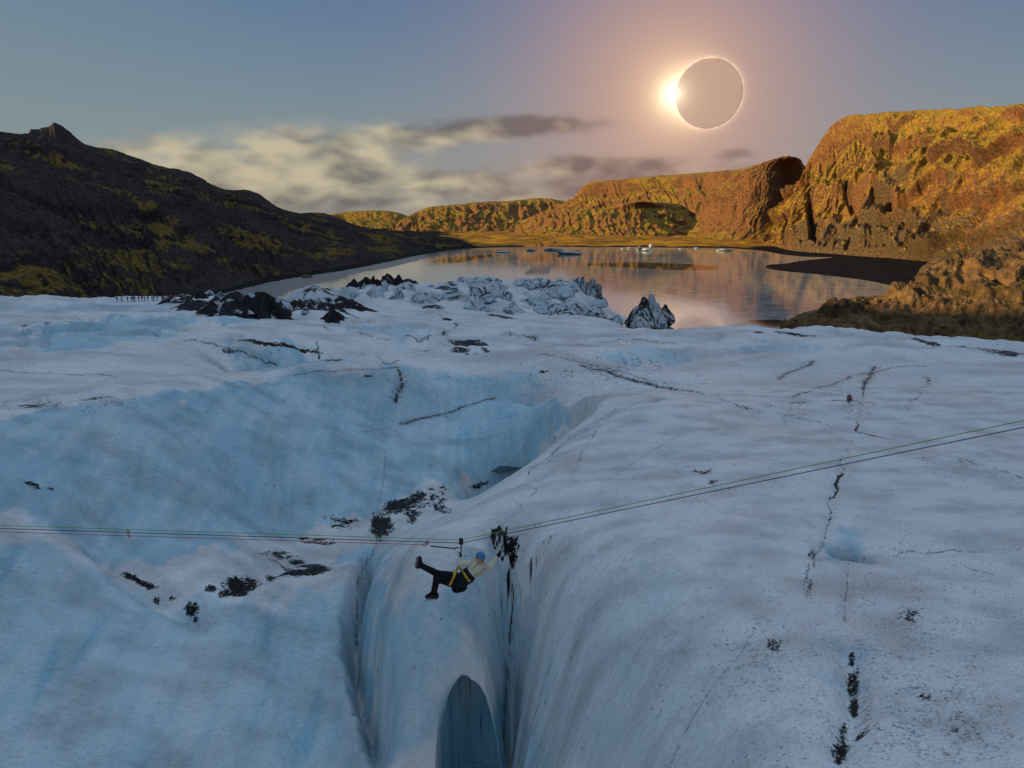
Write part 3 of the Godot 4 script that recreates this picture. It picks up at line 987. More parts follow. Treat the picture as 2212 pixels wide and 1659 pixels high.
func vein(line: Array, wide: float, dark: float, gaps := 0.25) -> void:
	# dirt that lies in a crack
	var p := PackedVector3Array()
	for q in line: p.append(hit(q[0], q[1]))
	for k in p.size() - 1:
		var long := p[k].distance_to(p[k + 1])
		if absf(p[k].z - p[k + 1].z) > -p[k].z * 0.2: continue      # the crack dips out of sight here
		var n := maxi(6, int(long / maxf(wide * 0.12, 0.03)))
		for i in n:
			var q := spline(p, k + (i + rng.randf()) / n)
			var low := noise_b.get_noise_2d(q.x * 0.25 + k, q.z * 0.25)
			var g := noise_b.get_noise_2d(q.x * 2.2, q.z * 2.2)
			if low + g * 0.25 < -0.42 + gaps: continue
			var s := wide * clampf(0.2 + low * 0.7 + g * 0.4, 0.1, 0.6)
			q.x += noise_b.get_noise_2d(q.x * 0.9, q.z * 0.9) * wide * 1.6 + rng.randfn() * s * 0.2
			q.z += noise_b.get_noise_2d(q.x * 0.9 + 60.0, q.z * 0.9) * wide * 1.6 + rng.randfn() * s * 0.2
			dab(q.x, -q.z, s * 0.5, s * 0.5, dark * rng.randf_range(0.4, 1.0))
			for e in 2:
				dab(q.x + rng.randfn() * wide * 1.5, -q.z + rng.randfn() * wide * 1.5, 0.01, 0.01, dark * rng.randf_range(0.05, 0.3))


var grit_spots := []

func patch(px: float, py: float, rx: float, ry: float, fill: float, tilt := 0.0) -> void:
	# black grit lying on the ice; fill 1 nearly covers, 0.2 is a scatter of flecks
	var c := hit(px, py)
	var cs := cos(tilt)
	var sn := sin(tilt)
	var ax := (hit(px + rx * cs, py + rx * sn) - hit(px - rx * cs, py - rx * sn)) * 0.5
	var ay := (hit(px + ry * sn, py - ry * cs) - hit(px - ry * sn, py + ry * cs)) * 0.5
	ax = ax.limit_length(2.0 * rx * -c.z / F)
	ay = ay.limit_length(5.0 * ry * -c.z / F)
	var det := ax.x * ay.z - ax.z * ay.x
	if absf(det) < 1e-6: return
	var reach := Vector2(absf(ax.x) + absf(ay.x), absf(ax.z) + absf(ay.z)) * 1.5
	var odd := px * 0.37 + py * 0.11
	for side in 2:
		if (side == 0 and -c.z - reach.y > 80.0) or (side == 1 and -c.z + reach.y < 70.0): continue
		var im := near_map if side == 0 else far_map
		var lo := near_px(c.x - reach.x, -c.z - reach.y) if side == 0 else far_px(c.x - reach.x, -c.z - reach.y)
		var hi := near_px(c.x + reach.x, -c.z + reach.y) if side == 0 else far_px(c.x + reach.x, -c.z + reach.y)
		for y in range(maxi(int(lo.y), 0), mini(int(hi.y) + 1, SIDE)):
			for x in range(maxi(int(lo.x), 0), mini(int(hi.x) + 1, SIDE)):
				var wx := (x + 0.5) / SIDE * 128.0 - 64.0 if side == 0 else (x + 0.5) / SIDE * 520.0 - 260.0
				var wz := -((y + 0.5) / SIDE * 72.0 + 8.0) if side == 0 else -((y + 0.5) / SIDE * 270.0 + 70.0)
				var dx := wx - c.x
				var dz := wz - c.z
				var u := (dx * ay.z - dz * ay.x) / det
				var w := (dz * ax.x - dx * ax.z) / det
				var r := u * u + w * w
				if r > 2.2: continue
				var g := noise_b.get_noise_2d(u * 3.4 + odd, w * 3.4) * 0.8 + noise_b.get_noise_2d(u * 9.0 + odd, w * 13.0 + 7.0) * 0.75 + noise_b.get_noise_2d(u * 26.0, w * 34.0 + odd) * 0.55
				var inside := fill * 1.05 - 0.2 - r * 0.62 + g
				if inside < -0.1: continue
				var dark := 0.97 if inside > 0.0 else 0.45
				var to := lerpf(im.get_pixel(x, y).r, 0.035, dark)
				im.set_pixel(x, y, Color(to, to, to))
				if inside > 0.12 and side == (0 if -c.z < 75.0 else 1) and rng.randf() < 0.02 + 0.03 * side: grit_spots.append(Vector3(wx, 0.035 + -c.z * 0.0006, -wz))


const VEINS := [
	[0.10, 0.9, [[1891, 791], [1878, 814], [1864, 846], [1862, 877], [1850, 930]]],
	[0.12, 0.95, [[1837, 951], [1828, 982], [1815, 1024], [1801, 1072], [1792, 1119]]],
	[0.05, 0.7, [[1792, 1119], [1783, 1156], [1770, 1187], [1757, 1224]]],
	[0.04, 0.7, [[1833, 1240], [1828, 1287], [1826, 1340]]],
	[0.09, 0.75, [[1253, 788], [1326, 809], [1421, 835], [1515, 849], [1612, 883]]],
	[0.09, 0.6, [[1612, 883], [1662, 888], [1736, 904], [1851, 933], [1930, 951]]],
	[0.22, 0.3, [[1612, 883], [1710, 872], [1783, 867], [1862, 867], [1960, 862]]],
	[0.10, 0.55, [[1612, 883], [1683, 820], [1715, 801], [1760, 780]]],
	[0.06, 0.5, [[1148, 1014], [1200, 972], [1279, 925], [1332, 888], [1400, 867], [1494, 856]]],
	[0.06, 0.55, [[1242, 1019], [1258, 977], [1279, 946], [1295, 919]]],
	[0.05, 0.4, [[1305, 1040], [1358, 1009], [1400, 977], [1468, 940]]],
	[0.14, 0.4, [[1988, 988], [2051, 985], [2103, 998], [2208, 1030]]],
	[0.07, 0.45, [[1883, 1203], [1946, 1192], [2009, 1190], [2208, 1184]]],
	[0.14, 0.35, [[1956, 888], [1988, 846], [2009, 814]]],
	[0.08, 0.4, [[2072, 1213], [2103, 1229], [2150, 1240]]],
	[0.05, 0.2, [[1447, 1659], [1484, 1575], [1578, 1444], [1631, 1360]]],
	[0.07, 0.3, [[736, 939], [774, 934], [865, 917], [920, 901], [1002, 879], [1070, 860]]],
	[0.05, 0.4, [[833, 972], [833, 1005], [824, 1060], [821, 1093], [813, 1117]]],
	[0.06, 0.45, [[1331, 882], [1303, 901], [1262, 928], [1207, 967], [1166, 1002], [1139, 1027]]],
	[0.06, 0.8, [[1100, 1055], [1130, 1050], [1160, 1057], [1150, 1070]]],
	[0.05, 0.8, [[1111, 1079], [1125, 1093], [1118, 1100]]],
	[0.05, 0.75, [[1106, 1260], [1108, 1300], [1104, 1340], [1098, 1400]]],
	[0.05, 0.8, [[1092, 1470], [1092, 1540], [1090, 1640]]],
	[0.04, 0.55, [[815, 1165], [790, 1215], [775, 1270], [770, 1330], [772, 1400]]],
	[0.09, 0.5, [[865, 800], [870, 830], [858, 870]]],
	[0.12, 0.7, [[960, 745], [920, 760], [925, 735], [960, 715]]],
	[0.10, 0.5, [[780, 755], [820, 768], [860, 778]]],
	[0.14, 0.45, [[1000, 705], [960, 722], [915, 735], [870, 742], [830, 765]]],
	[0.12, 0.4, [[330, 718], [420, 735], [520, 760], [600, 790]]],
	[0.12, 0.35, [[0, 800], [120, 808], [250, 815], [330, 822]]],
	[0.12, 0.3, [[640, 810], [760, 800], [860, 795]]],
	[0.16, 0.35, [[1250, 745], [1360, 735], [1460, 740]]],
	[0.14, 0.35, [[1540, 830], [1480, 830], [1330, 800], [1170, 765]]],
	[0.10, 0.6, [[108, 700], [100, 720], [97, 752]]],
	[0.08, 0.6, [[60, 705], [52, 725], [48, 755]]],
	[0.12, 0.4, [[2000, 790], [1900, 800], [1800, 830], [1700, 860]]],
	[0.12, 0.35, [[2212, 860], [2100, 850], [1990, 846]]],
	[0.10, 0.3, [[1050, 700], [1100, 715], [1160, 735]]],
	[0.10, 0.4, [[700, 705], [780, 720], [840, 735]]],
]

const PATCHES := [
	[1078, 1141, 15, 5, 0.85, 0.0], [1066, 1150, 5, 10, 0.8, 0.0], [1092, 1152, 6, 8, 0.9, 0.0], [1078, 1160, 16, 5, 0.9, 0.0], [1096, 1182, 24, 20, 0.6, 0.3], [1105, 1212, 14, 20, 0.5, 0.0], [1100, 1240, 10, 18, 0.4, 0.0], [1101, 1268, 4, 12, 0.8, 0.0],
	[824, 1137, 20, 20, 1.0, 0.0], [866, 1092, 32, 11, 0.95, -0.25], [902, 1073, 18, 9, 0.75, -0.2], [890, 1107, 20, 8, 0.55, 0.2], [890, 1122, 10, 10, 0.55, 0.2], [940, 1075, 40, 22, 0.22, 0.0], [950, 1100, 55, 22, 0.16, 0.0], [1035, 1048, 20, 6, 0.55, -0.3],
	[520, 1270, 34, 17, 0.95, -0.15], [455, 1271, 11, 6, 0.85, 0.0], [660, 1222, 42, 7, 0.8, 0.0], [655, 1236, 48, 7, 0.9, -0.1], [685, 1228, 18, 8, 0.9, 0.0], [585, 1250, 9, 5, 0.8, 0.0], [640, 1215, 14, 5, 0.8, 0.0],
	[285, 1246, 24, 6, 0.7, 0.4], [315, 1262, 22, 6, 0.8, 0.35], [338, 1297, 9, 8, 0.45, 0.0], [372, 1292, 10, 6, 0.3, 0.0], [415, 1318, 13, 15, 0.7, 0.3], [422, 1338, 6, 8, 0.5, 0.3],
	[72, 1047, 20, 5, 0.55, 0.35], [110, 1056, 12, 4, 0.3, 0.3], [690, 1170, 42, 8, 0.25, 0.0], [600, 1200, 50, 14, 0.12, 0.0], [740, 1130, 45, 18, 0.12, 0.0], [655, 1163, 12, 4, 0.5, 0.0],
	[1840, 1425, 6, 20, 0.6, 0.0], [1842, 1480, 13, 32, 0.6, 0.05], [1844, 1530, 8, 18, 0.9, 0.0], [1822, 1580, 8, 16, 0.6, 0.2], [1815, 1625, 15, 26, 0.7, 0.2], [1860, 1590, 30, 6, 0.25, -0.6],
	[1835, 860, 6, 14, 0.6, 0.1], [1998, 1505, 20, 10, 0.22, 0.0], [2063, 1578, 9, 9, 0.3, 0.0], [1965, 1330, 30, 22, 0.07, 0.0], [1670, 1395, 22, 20, 0.07, 0.0], [1540, 1040, 14, 8, 0.2, 0.0], [1520, 1020, 30, 12, 0.08, 0.0],
	[1755, 1195, 12, 16, 0.22, 0.0], [1745, 1260, 12, 40, 0.1, 0.0],
	[1020, 745, 46, 5, 0.75, 0.0], [995, 756, 20, 6, 0.6, 0.0], [1050, 757, 22, 5, 0.8, 0.2], [1010, 766, 30, 3, 0.6, 0.0], [1020, 738, 20, 4, 0.6, 0.0],
	[570, 742, 48, 3.2, 0.85, 0.12], [650, 758, 40, 3, 0.75, 0.18], [690, 776, 24, 3, 0.8, 0.1], [495, 760, 14, 3, 0.7, 0.2], [720, 778, 20, 3, 0.6, 0.0], [664, 783, 12, 3, 0.8, 0.0],
	[970, 692, 20, 4, 0.9, 0.2], [985, 700, 26, 3, 0.5, 0.2], [1085, 684, 28, 3, 0.8, 0.15], [795, 812, 7, 2, 0.9, 0.0], [1180, 802, 20, 4, 0.15, 0.0],
	[70, 876, 80, 5, 0.15, -0.08], [200, 862, 60, 4, 0.1, -0.1], [740, 672, 30, 3, 0.8, 0.2], [700, 671, 40, 2.5, 0.5, 0.0],
	[1720, 722, 40, 2.5, 0.6, 0.1], [1640, 718, 12, 2, 0.7, 0.0], [2080, 748, 70, 5, 0.5, 0.15], [2180, 762, 50, 6, 0.55, 0.1], [1980, 735, 60, 4, 0.6, 0.1],
]


func make_dirt() -> void:
	var n := make_noise(FastNoiseLite.new(), 201, 0.011, 6)
	near_map = n.get_image(SIDE, SIDE)
	n.seed = 202
	far_map = n.get_image(SIDE, SIDE)
	for im in [near_map, far_map]:
		im.convert(Image.FORMAT_L8)
		im.adjust_bcs(1.0, 0.15, 1.0)
		im.adjust_bcs(1.93, 1.0, 1.0)
	print("maps ", Time.get_ticks_msec())
	for w in VEINS: vein(w[2], w[0] * 2.6, minf(w[1] * 1.5, 0.97), -0.06)
	print("veins ", Time.get_ticks_msec())
	for w in PATCHES: patch(w[0], w[1], w[2], w[3], w[4], w[5])
	print("patches ", Time.get_ticks_msec())
	# flecks and grey dust melted out of the ice, thickest on the right
	for i in 6500:
		var px := rng.randf_range(-100, 2320)
		var py := 700.0 + 959.0 * rng.randf()
		if py > 880 and px < 1130 and rng.randf() < 0.86: continue
		var q := hit(px, py)
		var g := noise_a.get_noise_2d(q.x * 1.6 + 90.0, q.z * 1.6)
		if g < rng.randf_range(-0.05, 0.35): continue
		var s := -q.z * 0.0009
		dab(q.x, -q.z, s * rng.randf_range(0.5, 1.5), s * rng.randf_range(0.4, 1.0), rng.randf_range(0.25, 0.85))
	# clouds of fine dust: many faint grains
	for w in [[1990, 1330, 200, 160, 1500], [1950, 1520, 240, 150, 2200], [2060, 1580, 160, 90, 1200], [1650, 1400, 120, 110, 700], [1800, 870, 260, 40, 900], [2100, 1000, 130, 40, 600], [1540, 1040, 160, 60, 500], [120, 872, 200, 20, 500], [1400, 800, 240, 40, 400], [320, 690, 200, 12, 250]]:
		var lumps := make_noise(FastNoiseLite.new(), int(w[0]), 0.012, 4)
		for i in w[4] * 3:
			var px: float = w[0] + rng.randfn() * w[2] * 0.55
			var py: float = w[1] + rng.randfn() * w[3] * 0.55
			if lumps.get_noise_2d(px, py * 1.6) + rng.randf_range(-0.12, 0.12) < 0.05: continue
			var q := hit(px, py)
			var s := -q.z * 0.0011
			dab(q.x, -q.z, s * rng.randf_range(0.7, 1.6), s * rng.randf_range(0.6, 1.2), rng.randf_range(0.1, 0.42))
	print("dirt ", Time.get_ticks_msec())


# walls of clean blue ice under the weathered crust, outlined in the photograph: how much, outline
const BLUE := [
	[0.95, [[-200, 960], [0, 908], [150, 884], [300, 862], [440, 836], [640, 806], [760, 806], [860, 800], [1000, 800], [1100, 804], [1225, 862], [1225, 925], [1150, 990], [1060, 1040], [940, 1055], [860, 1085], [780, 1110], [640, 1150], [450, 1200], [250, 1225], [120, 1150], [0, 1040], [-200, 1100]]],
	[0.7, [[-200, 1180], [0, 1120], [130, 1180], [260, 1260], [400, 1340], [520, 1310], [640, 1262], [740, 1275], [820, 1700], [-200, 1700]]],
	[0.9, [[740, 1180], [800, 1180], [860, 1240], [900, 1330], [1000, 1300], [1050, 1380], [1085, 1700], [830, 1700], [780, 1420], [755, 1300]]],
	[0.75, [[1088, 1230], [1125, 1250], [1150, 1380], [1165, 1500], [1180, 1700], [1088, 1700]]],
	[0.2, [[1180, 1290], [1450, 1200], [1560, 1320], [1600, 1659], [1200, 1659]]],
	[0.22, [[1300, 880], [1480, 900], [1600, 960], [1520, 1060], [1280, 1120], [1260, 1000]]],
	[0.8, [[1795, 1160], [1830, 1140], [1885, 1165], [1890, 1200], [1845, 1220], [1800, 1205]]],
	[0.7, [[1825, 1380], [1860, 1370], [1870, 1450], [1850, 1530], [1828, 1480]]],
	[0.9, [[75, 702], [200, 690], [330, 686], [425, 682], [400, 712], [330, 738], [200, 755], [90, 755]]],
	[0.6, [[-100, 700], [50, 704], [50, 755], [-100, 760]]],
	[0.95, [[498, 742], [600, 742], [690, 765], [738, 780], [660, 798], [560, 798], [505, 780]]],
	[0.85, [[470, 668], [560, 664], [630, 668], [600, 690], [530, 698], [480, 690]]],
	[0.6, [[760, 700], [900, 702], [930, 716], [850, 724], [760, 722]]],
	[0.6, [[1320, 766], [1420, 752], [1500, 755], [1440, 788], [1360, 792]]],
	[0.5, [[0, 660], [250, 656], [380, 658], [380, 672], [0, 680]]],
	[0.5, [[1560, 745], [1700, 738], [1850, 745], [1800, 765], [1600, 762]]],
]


func blue_mask(far: bool) -> PackedFloat32Array:
	var S := 384
	var im := Image.create(S, S, false, Image.FORMAT_RF)
	for w in BLUE:
		var poly := PackedVector2Array()
		var lo := Vector2(S, S)
		var hi := Vector2.ZERO
		var n: int = w[1].size()
		for k in n:
			for e in 3:
				var px: float = lerpf(w[1][k][0], w[1][(k + 1) % n][0], e / 3.0)
				var py: float = lerpf(w[1][k][1], w[1][(k + 1) % n][1], e / 3.0)
				var p := hit(px, py)
				var q := (far_px(p.x, -p.z) if far else near_px(p.x, -p.z)) * S / SIDE
				poly.append(q)
				lo = lo.min(q)
				hi = hi.max(q)
		for y in range(maxi(int(lo.y), 0), mini(int(hi.y) + 1, S)):
			for x in range(maxi(int(lo.x), 0), mini(int(hi.x) + 1, S)):
				if Geometry2D.is_point_in_polygon(Vector2(x + 0.5, y + 0.5), poly): im.set_pixel(x, y, Color(maxf(w[0], im.get_pixel(x, y).r), 0, 0))
	im.resize(S / 3, S / 3, Image.INTERPOLATE_BILINEAR)
	im.resize(S, S, Image.INTERPOLATE_CUBIC)
	return im.get_data().to_float32_array()


func mask_at(m: PackedFloat32Array, p: Vector2) -> float:
	var q := (p * 384.0 / SIDE - Vector2(0.5, 0.5)).clamp(Vector2.ZERO, Vector2(382.99, 382.99))
	var x := int(q.x)
	var y := int(q.y)
	var k := y * 384 + x
	return lerpf(lerpf(m[k], m[k + 1], q.x - x), lerpf(m[k + 384], m[k + 385], q.x - x), q.y - y)


var blue_near: PackedFloat32Array
var blue_far: PackedFloat32Array

func ice_color(x: float, z: float, h: float) -> Color:
	# weathered white crust, a little pink with dust, and the clean blue ice of the walls
	var s := noise_a.get_noise_2d(x * 1.4 + h * 0.35, z * 0.7 + 500.0)
	var t := noise_b.get_noise_2d(x * 0.9, h * 0.5 + z * 0.25)
	var col := Color(0.88, 0.89, 0.89).lerp(Color(0.83, 0.81, 0.795), smoothstep(0.0, 0.35, noise_a.get_noise_2d(x * 0.8, z * 0.8 + 200.0) + t * 0.3))
	var warp := Vector2(t, s) * z * 0.05
	var b := mask_at(blue_near, near_px(x + warp.x, z + warp.y)) if z < 78.0 else mask_at(blue_far, far_px(x + warp.x, z + warp.y))
	var streak := noise_b.get_noise_2d(x * 2.6 + h * 0.3, z * 0.22 + h * 0.2)
	var veil := s * 0.45 + t * 0.35 + streak * (0.12 + 0.4 * b)
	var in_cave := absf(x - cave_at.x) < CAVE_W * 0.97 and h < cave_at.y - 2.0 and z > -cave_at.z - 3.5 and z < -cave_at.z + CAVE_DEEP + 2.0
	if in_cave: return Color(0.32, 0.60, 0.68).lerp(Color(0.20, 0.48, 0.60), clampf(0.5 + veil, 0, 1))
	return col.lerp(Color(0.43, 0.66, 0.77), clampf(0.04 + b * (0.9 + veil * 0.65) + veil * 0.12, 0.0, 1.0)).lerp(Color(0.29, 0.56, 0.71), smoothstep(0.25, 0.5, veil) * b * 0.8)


func ice_mesh() -> void:
	glacier = base("glacier")
	tag(glacier, "pale blue glacier with crevasses and black dirt, filling the foreground", "glacier", "", "structure")
	var v := PackedVector3Array()
	var c := PackedColorArray()
	var uv := PackedVector2Array()
	v.resize(NA * NR)
	c.resize(NA * NR)
	uv.resize(NA * NR)
	blue_near = blue_mask(false)
	blue_far = blue_mask(true)
	for j in NR:
		var z := rows[j]
		for i in NA:
			var k := j * NA + i
			var x := lerpf(A0, A1, float(i) / (NA - 1)) * z
			v[k] = Vector3(x, ice[k], -z)
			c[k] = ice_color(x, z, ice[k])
			uv[k] = near_px(x, z) / SIDE if z < 78.0 else far_px(x, z) / SIDE
	var n := grid_normals(v, NA, NR)
	var cut := int(row_of(78.0))
	var crust := ImageTexture.create_from_image(make_noise(FastNoiseLite.new(), 205, 0.09, 4).get_image(SIDE, SIDE))
	var grain := grain_texture(206, 0.05, 5, 512, 0.12, 0.97)
	var mesh := ArrayMesh.new()
	for part in 2:
		var j0 := 0 if part == 0 else cut
		var j1 := cut if part == 0 else NR - 1
		var a := []
		a.resize(Mesh.ARRAY_MAX)
		a[Mesh.ARRAY_VERTEX] = v.slice(j0 * NA, (j1 + 1) * NA)
		a[Mesh.ARRAY_NORMAL] = n.slice(j0 * NA, (j1 + 1) * NA)
		a[Mesh.ARRAY_COLOR] = c.slice(j0 * NA, (j1 + 1) * NA)
		var u := uv.slice(j0 * NA, (j1 + 1) * NA)
		if part == 0:
			for i in NA: u[cut * NA + i] = near_px(v[cut * NA + i].x, -v[cut * NA + i].z) / SIDE
		else:
			for i in NA: u[i] = far_px(v[cut * NA + i].x, -v[cut * NA + i].z) / SIDE
		a[Mesh.ARRAY_TEX_UV] = u
		a[Mesh.ARRAY_INDEX] = grid_index(NA, j1 - j0 + 1)
		mesh.add_surface_from_arrays(Mesh.PRIMITIVE_TRIANGLES, a)
		var im := mat("ice near" if part == 0 else "ice far", Color.WHITE, 0.42, true)
		im.albedo_texture = ImageTexture.create_from_image(near_map if part == 0 else far_map)
		im.metallic_specular = 0.35
		im.heightmap_enabled = true
		im.heightmap_texture = crust
		im.heightmap_scale = 11.0 if part == 0 else 34.0
		im.detail_enabled = true
		im.detail_albedo = grain
		im.detail_blend_mode = BaseMaterial3D.BLEND_MODE_MUL
		im.detail_uv_layer = BaseMaterial3D.DETAIL_UV_2
		im.uv2_triplanar = true
		im.uv2_world_triplanar = true
		im.uv2_scale = Vector3.ONE / (3.2 if part == 0 else 11.0)
		mesh.surface_set_material(part, im)
	put("ice_sheet", mesh, null, glacier)



# ------------------------------------------------------------------ shapes

var ico := {}

func icosphere(level: int) -> Array:
	if ico.has(level): return ico[level]
	var v := PackedVector3Array()
	var f := PackedInt32Array()
	if level == 0:
		var t := (1.0 + sqrt(5.0)) / 2.0
		for q in [[-1, t, 0], [1, t, 0], [-1, -t, 0], [1, -t, 0], [0, -1, t], [0, 1, t], [0, -1, -t], [0, 1, -t], [t, 0, -1], [t, 0, 1], [-t, 0, -1], [-t, 0, 1]]:
			v.append(Vector3(q[0], q[1], q[2]).normalized())
		f = PackedInt32Array([0, 5, 11, 0, 1, 5, 0, 7, 1, 0, 10, 7, 0, 11, 10, 1, 9, 5, 5, 4, 11, 11, 2, 10, 10, 6, 7, 7, 8, 1, 3, 4, 9, 3, 2, 4, 3, 6, 2, 3, 8, 6, 3, 9, 8, 4, 5, 9, 2, 11, 4, 6, 10, 2, 8, 7, 6, 9, 1, 8])
	else:
		var b: Array = icosphere(level - 1)
		v = b[0].duplicate()
		var old: PackedInt32Array = b[1]
		var mid := {}
		for k in range(0, old.size(), 3):
			var m := [0, 0, 0]
			for e in 3:
				var i := old[k + e]
				var j := old[k + (e + 1) % 3]
				var key := mini(i, j) * 100000 + maxi(i, j)
				if not mid.has(key):
					mid[key] = v.size()
					v.append(((v[i] + v[j]) * 0.5).normalized())
				m[e] = mid[key]
			f.append_array(PackedInt32Array([old[k], m[0], m[2], old[k + 1], m[1], m[0], old[k + 2], m[2], m[1], m[0], m[1], m[2]]))
	ico[level] = [v, f]
	return ico[level]


func smooth_normals(v: PackedVector3Array, f: PackedInt32Array) -> PackedVector3Array:
	var n := PackedVector3Array()
	n.resize(v.size())
	for k in range(0, f.size(), 3):
		var c := (v[f[k + 2]] - v[f[k]]).cross(v[f[k + 1]] - v[f[k]])
		n[f[k]] += c
		n[f[k + 1]] += c
		n[f[k + 2]] += c
	for k in n.size(): n[k] = n[k].normalized()
	return n


func block(s: int, how: Dictionary) -> ArrayMesh:
	# a broken block: the space inside a handful of random planes, weathered; stands on y = 0 and is 1 high
	var r := RandomNumberGenerator.new()
	r.seed = s
	var b: Array = icosphere(how.get("level", 3))
	var v: PackedVector3Array = b[0].duplicate()
	var planes := []
	var steep: float = how.get("steep", 0.4)
	for k in how.get("planes", 11):
		var a: float = TAU * (k + r.randf_range(-0.3, 0.3)) / how.get("planes", 11) * 2.0
		var y: float = r.randf_range(-0.1, steep) if k % 3 else r.randf_range(0.5, 1.3) * how.get("top", 1.0)
		planes.append([Vector3(cos(a), y, sin(a)).normalized(), r.randf_range(0.6, 1.0)])
	var nn := make_noise(FastNoiseLite.new(), s, 1.4, 4)
	var rg := make_noise(FastNoiseLite.new(), s + 5, 1.6, 3, true)
	var stretch: Vector3 = how.get("stretch", Vector3.ONE)
	var lo := 1e9
	var hi := -1e9
	for k in v.size():
		var d := v[k]
		var m := 1.15
		for q in planes:
			var c: float = d.dot(q[0])
			if c > 0.05: m = minf(m, q[1] / c)
		m *= 1.0 + nn.get_noise_3dv(d * 1.6) * how.get("rough", 0.12) + rg.get_noise_3dv(d * Vector3(1.6, 0.6, 1.6)) * how.get("ridge", 0.08)
		v[k] = d * m * stretch
		lo = minf(lo, v[k].y)
		hi = maxf(hi, v[k].y)
	var col := PackedColorArray()
	col.resize(v.size())
	var light: Color = how.light
	var light2: Color = how.light2
	var dirt: Color = how.get("dirt_color", Color(0.02, 0.018, 0.018))
	var tilt := Vector3(r.randf_range(-1, 1), r.randf_range(-0.4, 0.4), r.randf_range(-1, 1)).normalized()
	for k in v.size():
		var rise := (v[k].y - lo) / (hi - lo)
		var slim: float = 1.0 - how.get("taper", 0.0) * pow(rise, 1.1)
		v[k] = Vector3(v[k].x * slim, rise, v[k].z * slim)
		var p := v[k]
		var c := light.lerp(light2, smoothstep(-0.3, 0.3, nn.get_noise_3dv(p * 2.0 + Vector3(9, 0, 0))))
		var band := nn.get_noise_2d(p.dot(tilt) * how.get("bands", 3.0) + s, p.y * 0.4) + nn.get_noise_3dv(p * 4.0) * 0.3
		col[k] = c.lerp(dirt, smoothstep(-0.14, 0.12, band - how.get("clean", 0.3)))
	return array_mesh(v, smooth_normals(v, b[1]), b[1], col)


func tube(p: PackedVector3Array, r: float, sides := 7, caps := true) -> ArrayMesh:
	var v := PackedVector3Array()
	var n := PackedVector3Array()
	var f := PackedInt32Array()
	var side := Vector3.UP
	for k in p.size():
		var t := (p[mini(k + 1, p.size() - 1)] - p[maxi(k - 1, 0)]).normalized()
		if k == 0: side = t.cross(Vector3.UP if absf(t.y) < 0.9 else Vector3.RIGHT).normalized()
		side = (side - t * side.dot(t)).normalized()
		var up := t.cross(side)
		for i in sides:
			var a := TAU * i / sides
			var d := side * cos(a) + up * sin(a)
			v.append(p[k] + d * r)
			n.append(d)
	for k in p.size() - 1:
		for i in sides:
			var a := k * sides + i
			var b := k * sides + (i + 1) % sides
			f.append_array(PackedInt32Array([a, a + sides, b, b, a + sides, b + sides]))
	if caps:
		for e in [0, p.size() - 1]:
			var t := (p[1] - p[0]).normalized() * (-1.0 if e == 0 else 1.0)
			if e: t = (p[e] - p[e - 1]).normalized()
			var c := v.size()
			v.append(p[e])
			n.append(t)
			for i in sides:
				v.append(v[e * sides + i])
				n.append(t)
			for i in sides:
				var i2 := (i + 1) % sides
				f.append_array(PackedInt32Array([c, c + 1 + i, c + 1 + i2] if e == 0 else [c, c + 1 + i2, c + 1 + i]))
	return array_mesh(v, n, f)


func strap(p: PackedVector3Array, face: Vector3, wide: float, thick: float) -> ArrayMesh:
	# a flat band whose broad side looks towards face
	var v := PackedVector3Array()
	var f := PackedInt32Array()
	for k in p.size():
		var t := (p[mini(k + 1, p.size() - 1)] - p[maxi(k - 1, 0)]).normalized()
		var s := t.cross(face).normalized() * wide * 0.5
		var u := s.cross(t).normalized() * thick * 0.5
		v.append_array(PackedVector3Array([p[k] - s - u, p[k] + s - u, p[k] + s + u, p[k] - s + u]))
	for k in p.size() - 1:
		for i in 4:
			var a := k * 4 + i
			var b := k * 4 + (i + 1) % 4
			f.append_array(PackedInt32Array([a, a + 4, b, b, a + 4, b + 4]))
	var e := (p.size() - 1) * 4
	f.append_array(PackedInt32Array([0, 1, 2, 0, 2, 3, e, e + 2, e + 1, e, e + 3, e + 2]))
	var st := SurfaceTool.new()
	st.begin(Mesh.PRIMITIVE_TRIANGLES)
	st.set_smooth_group(-1)
	for i in f: st.add_vertex(v[i])
	st.generate_normals()
	return st.commit()


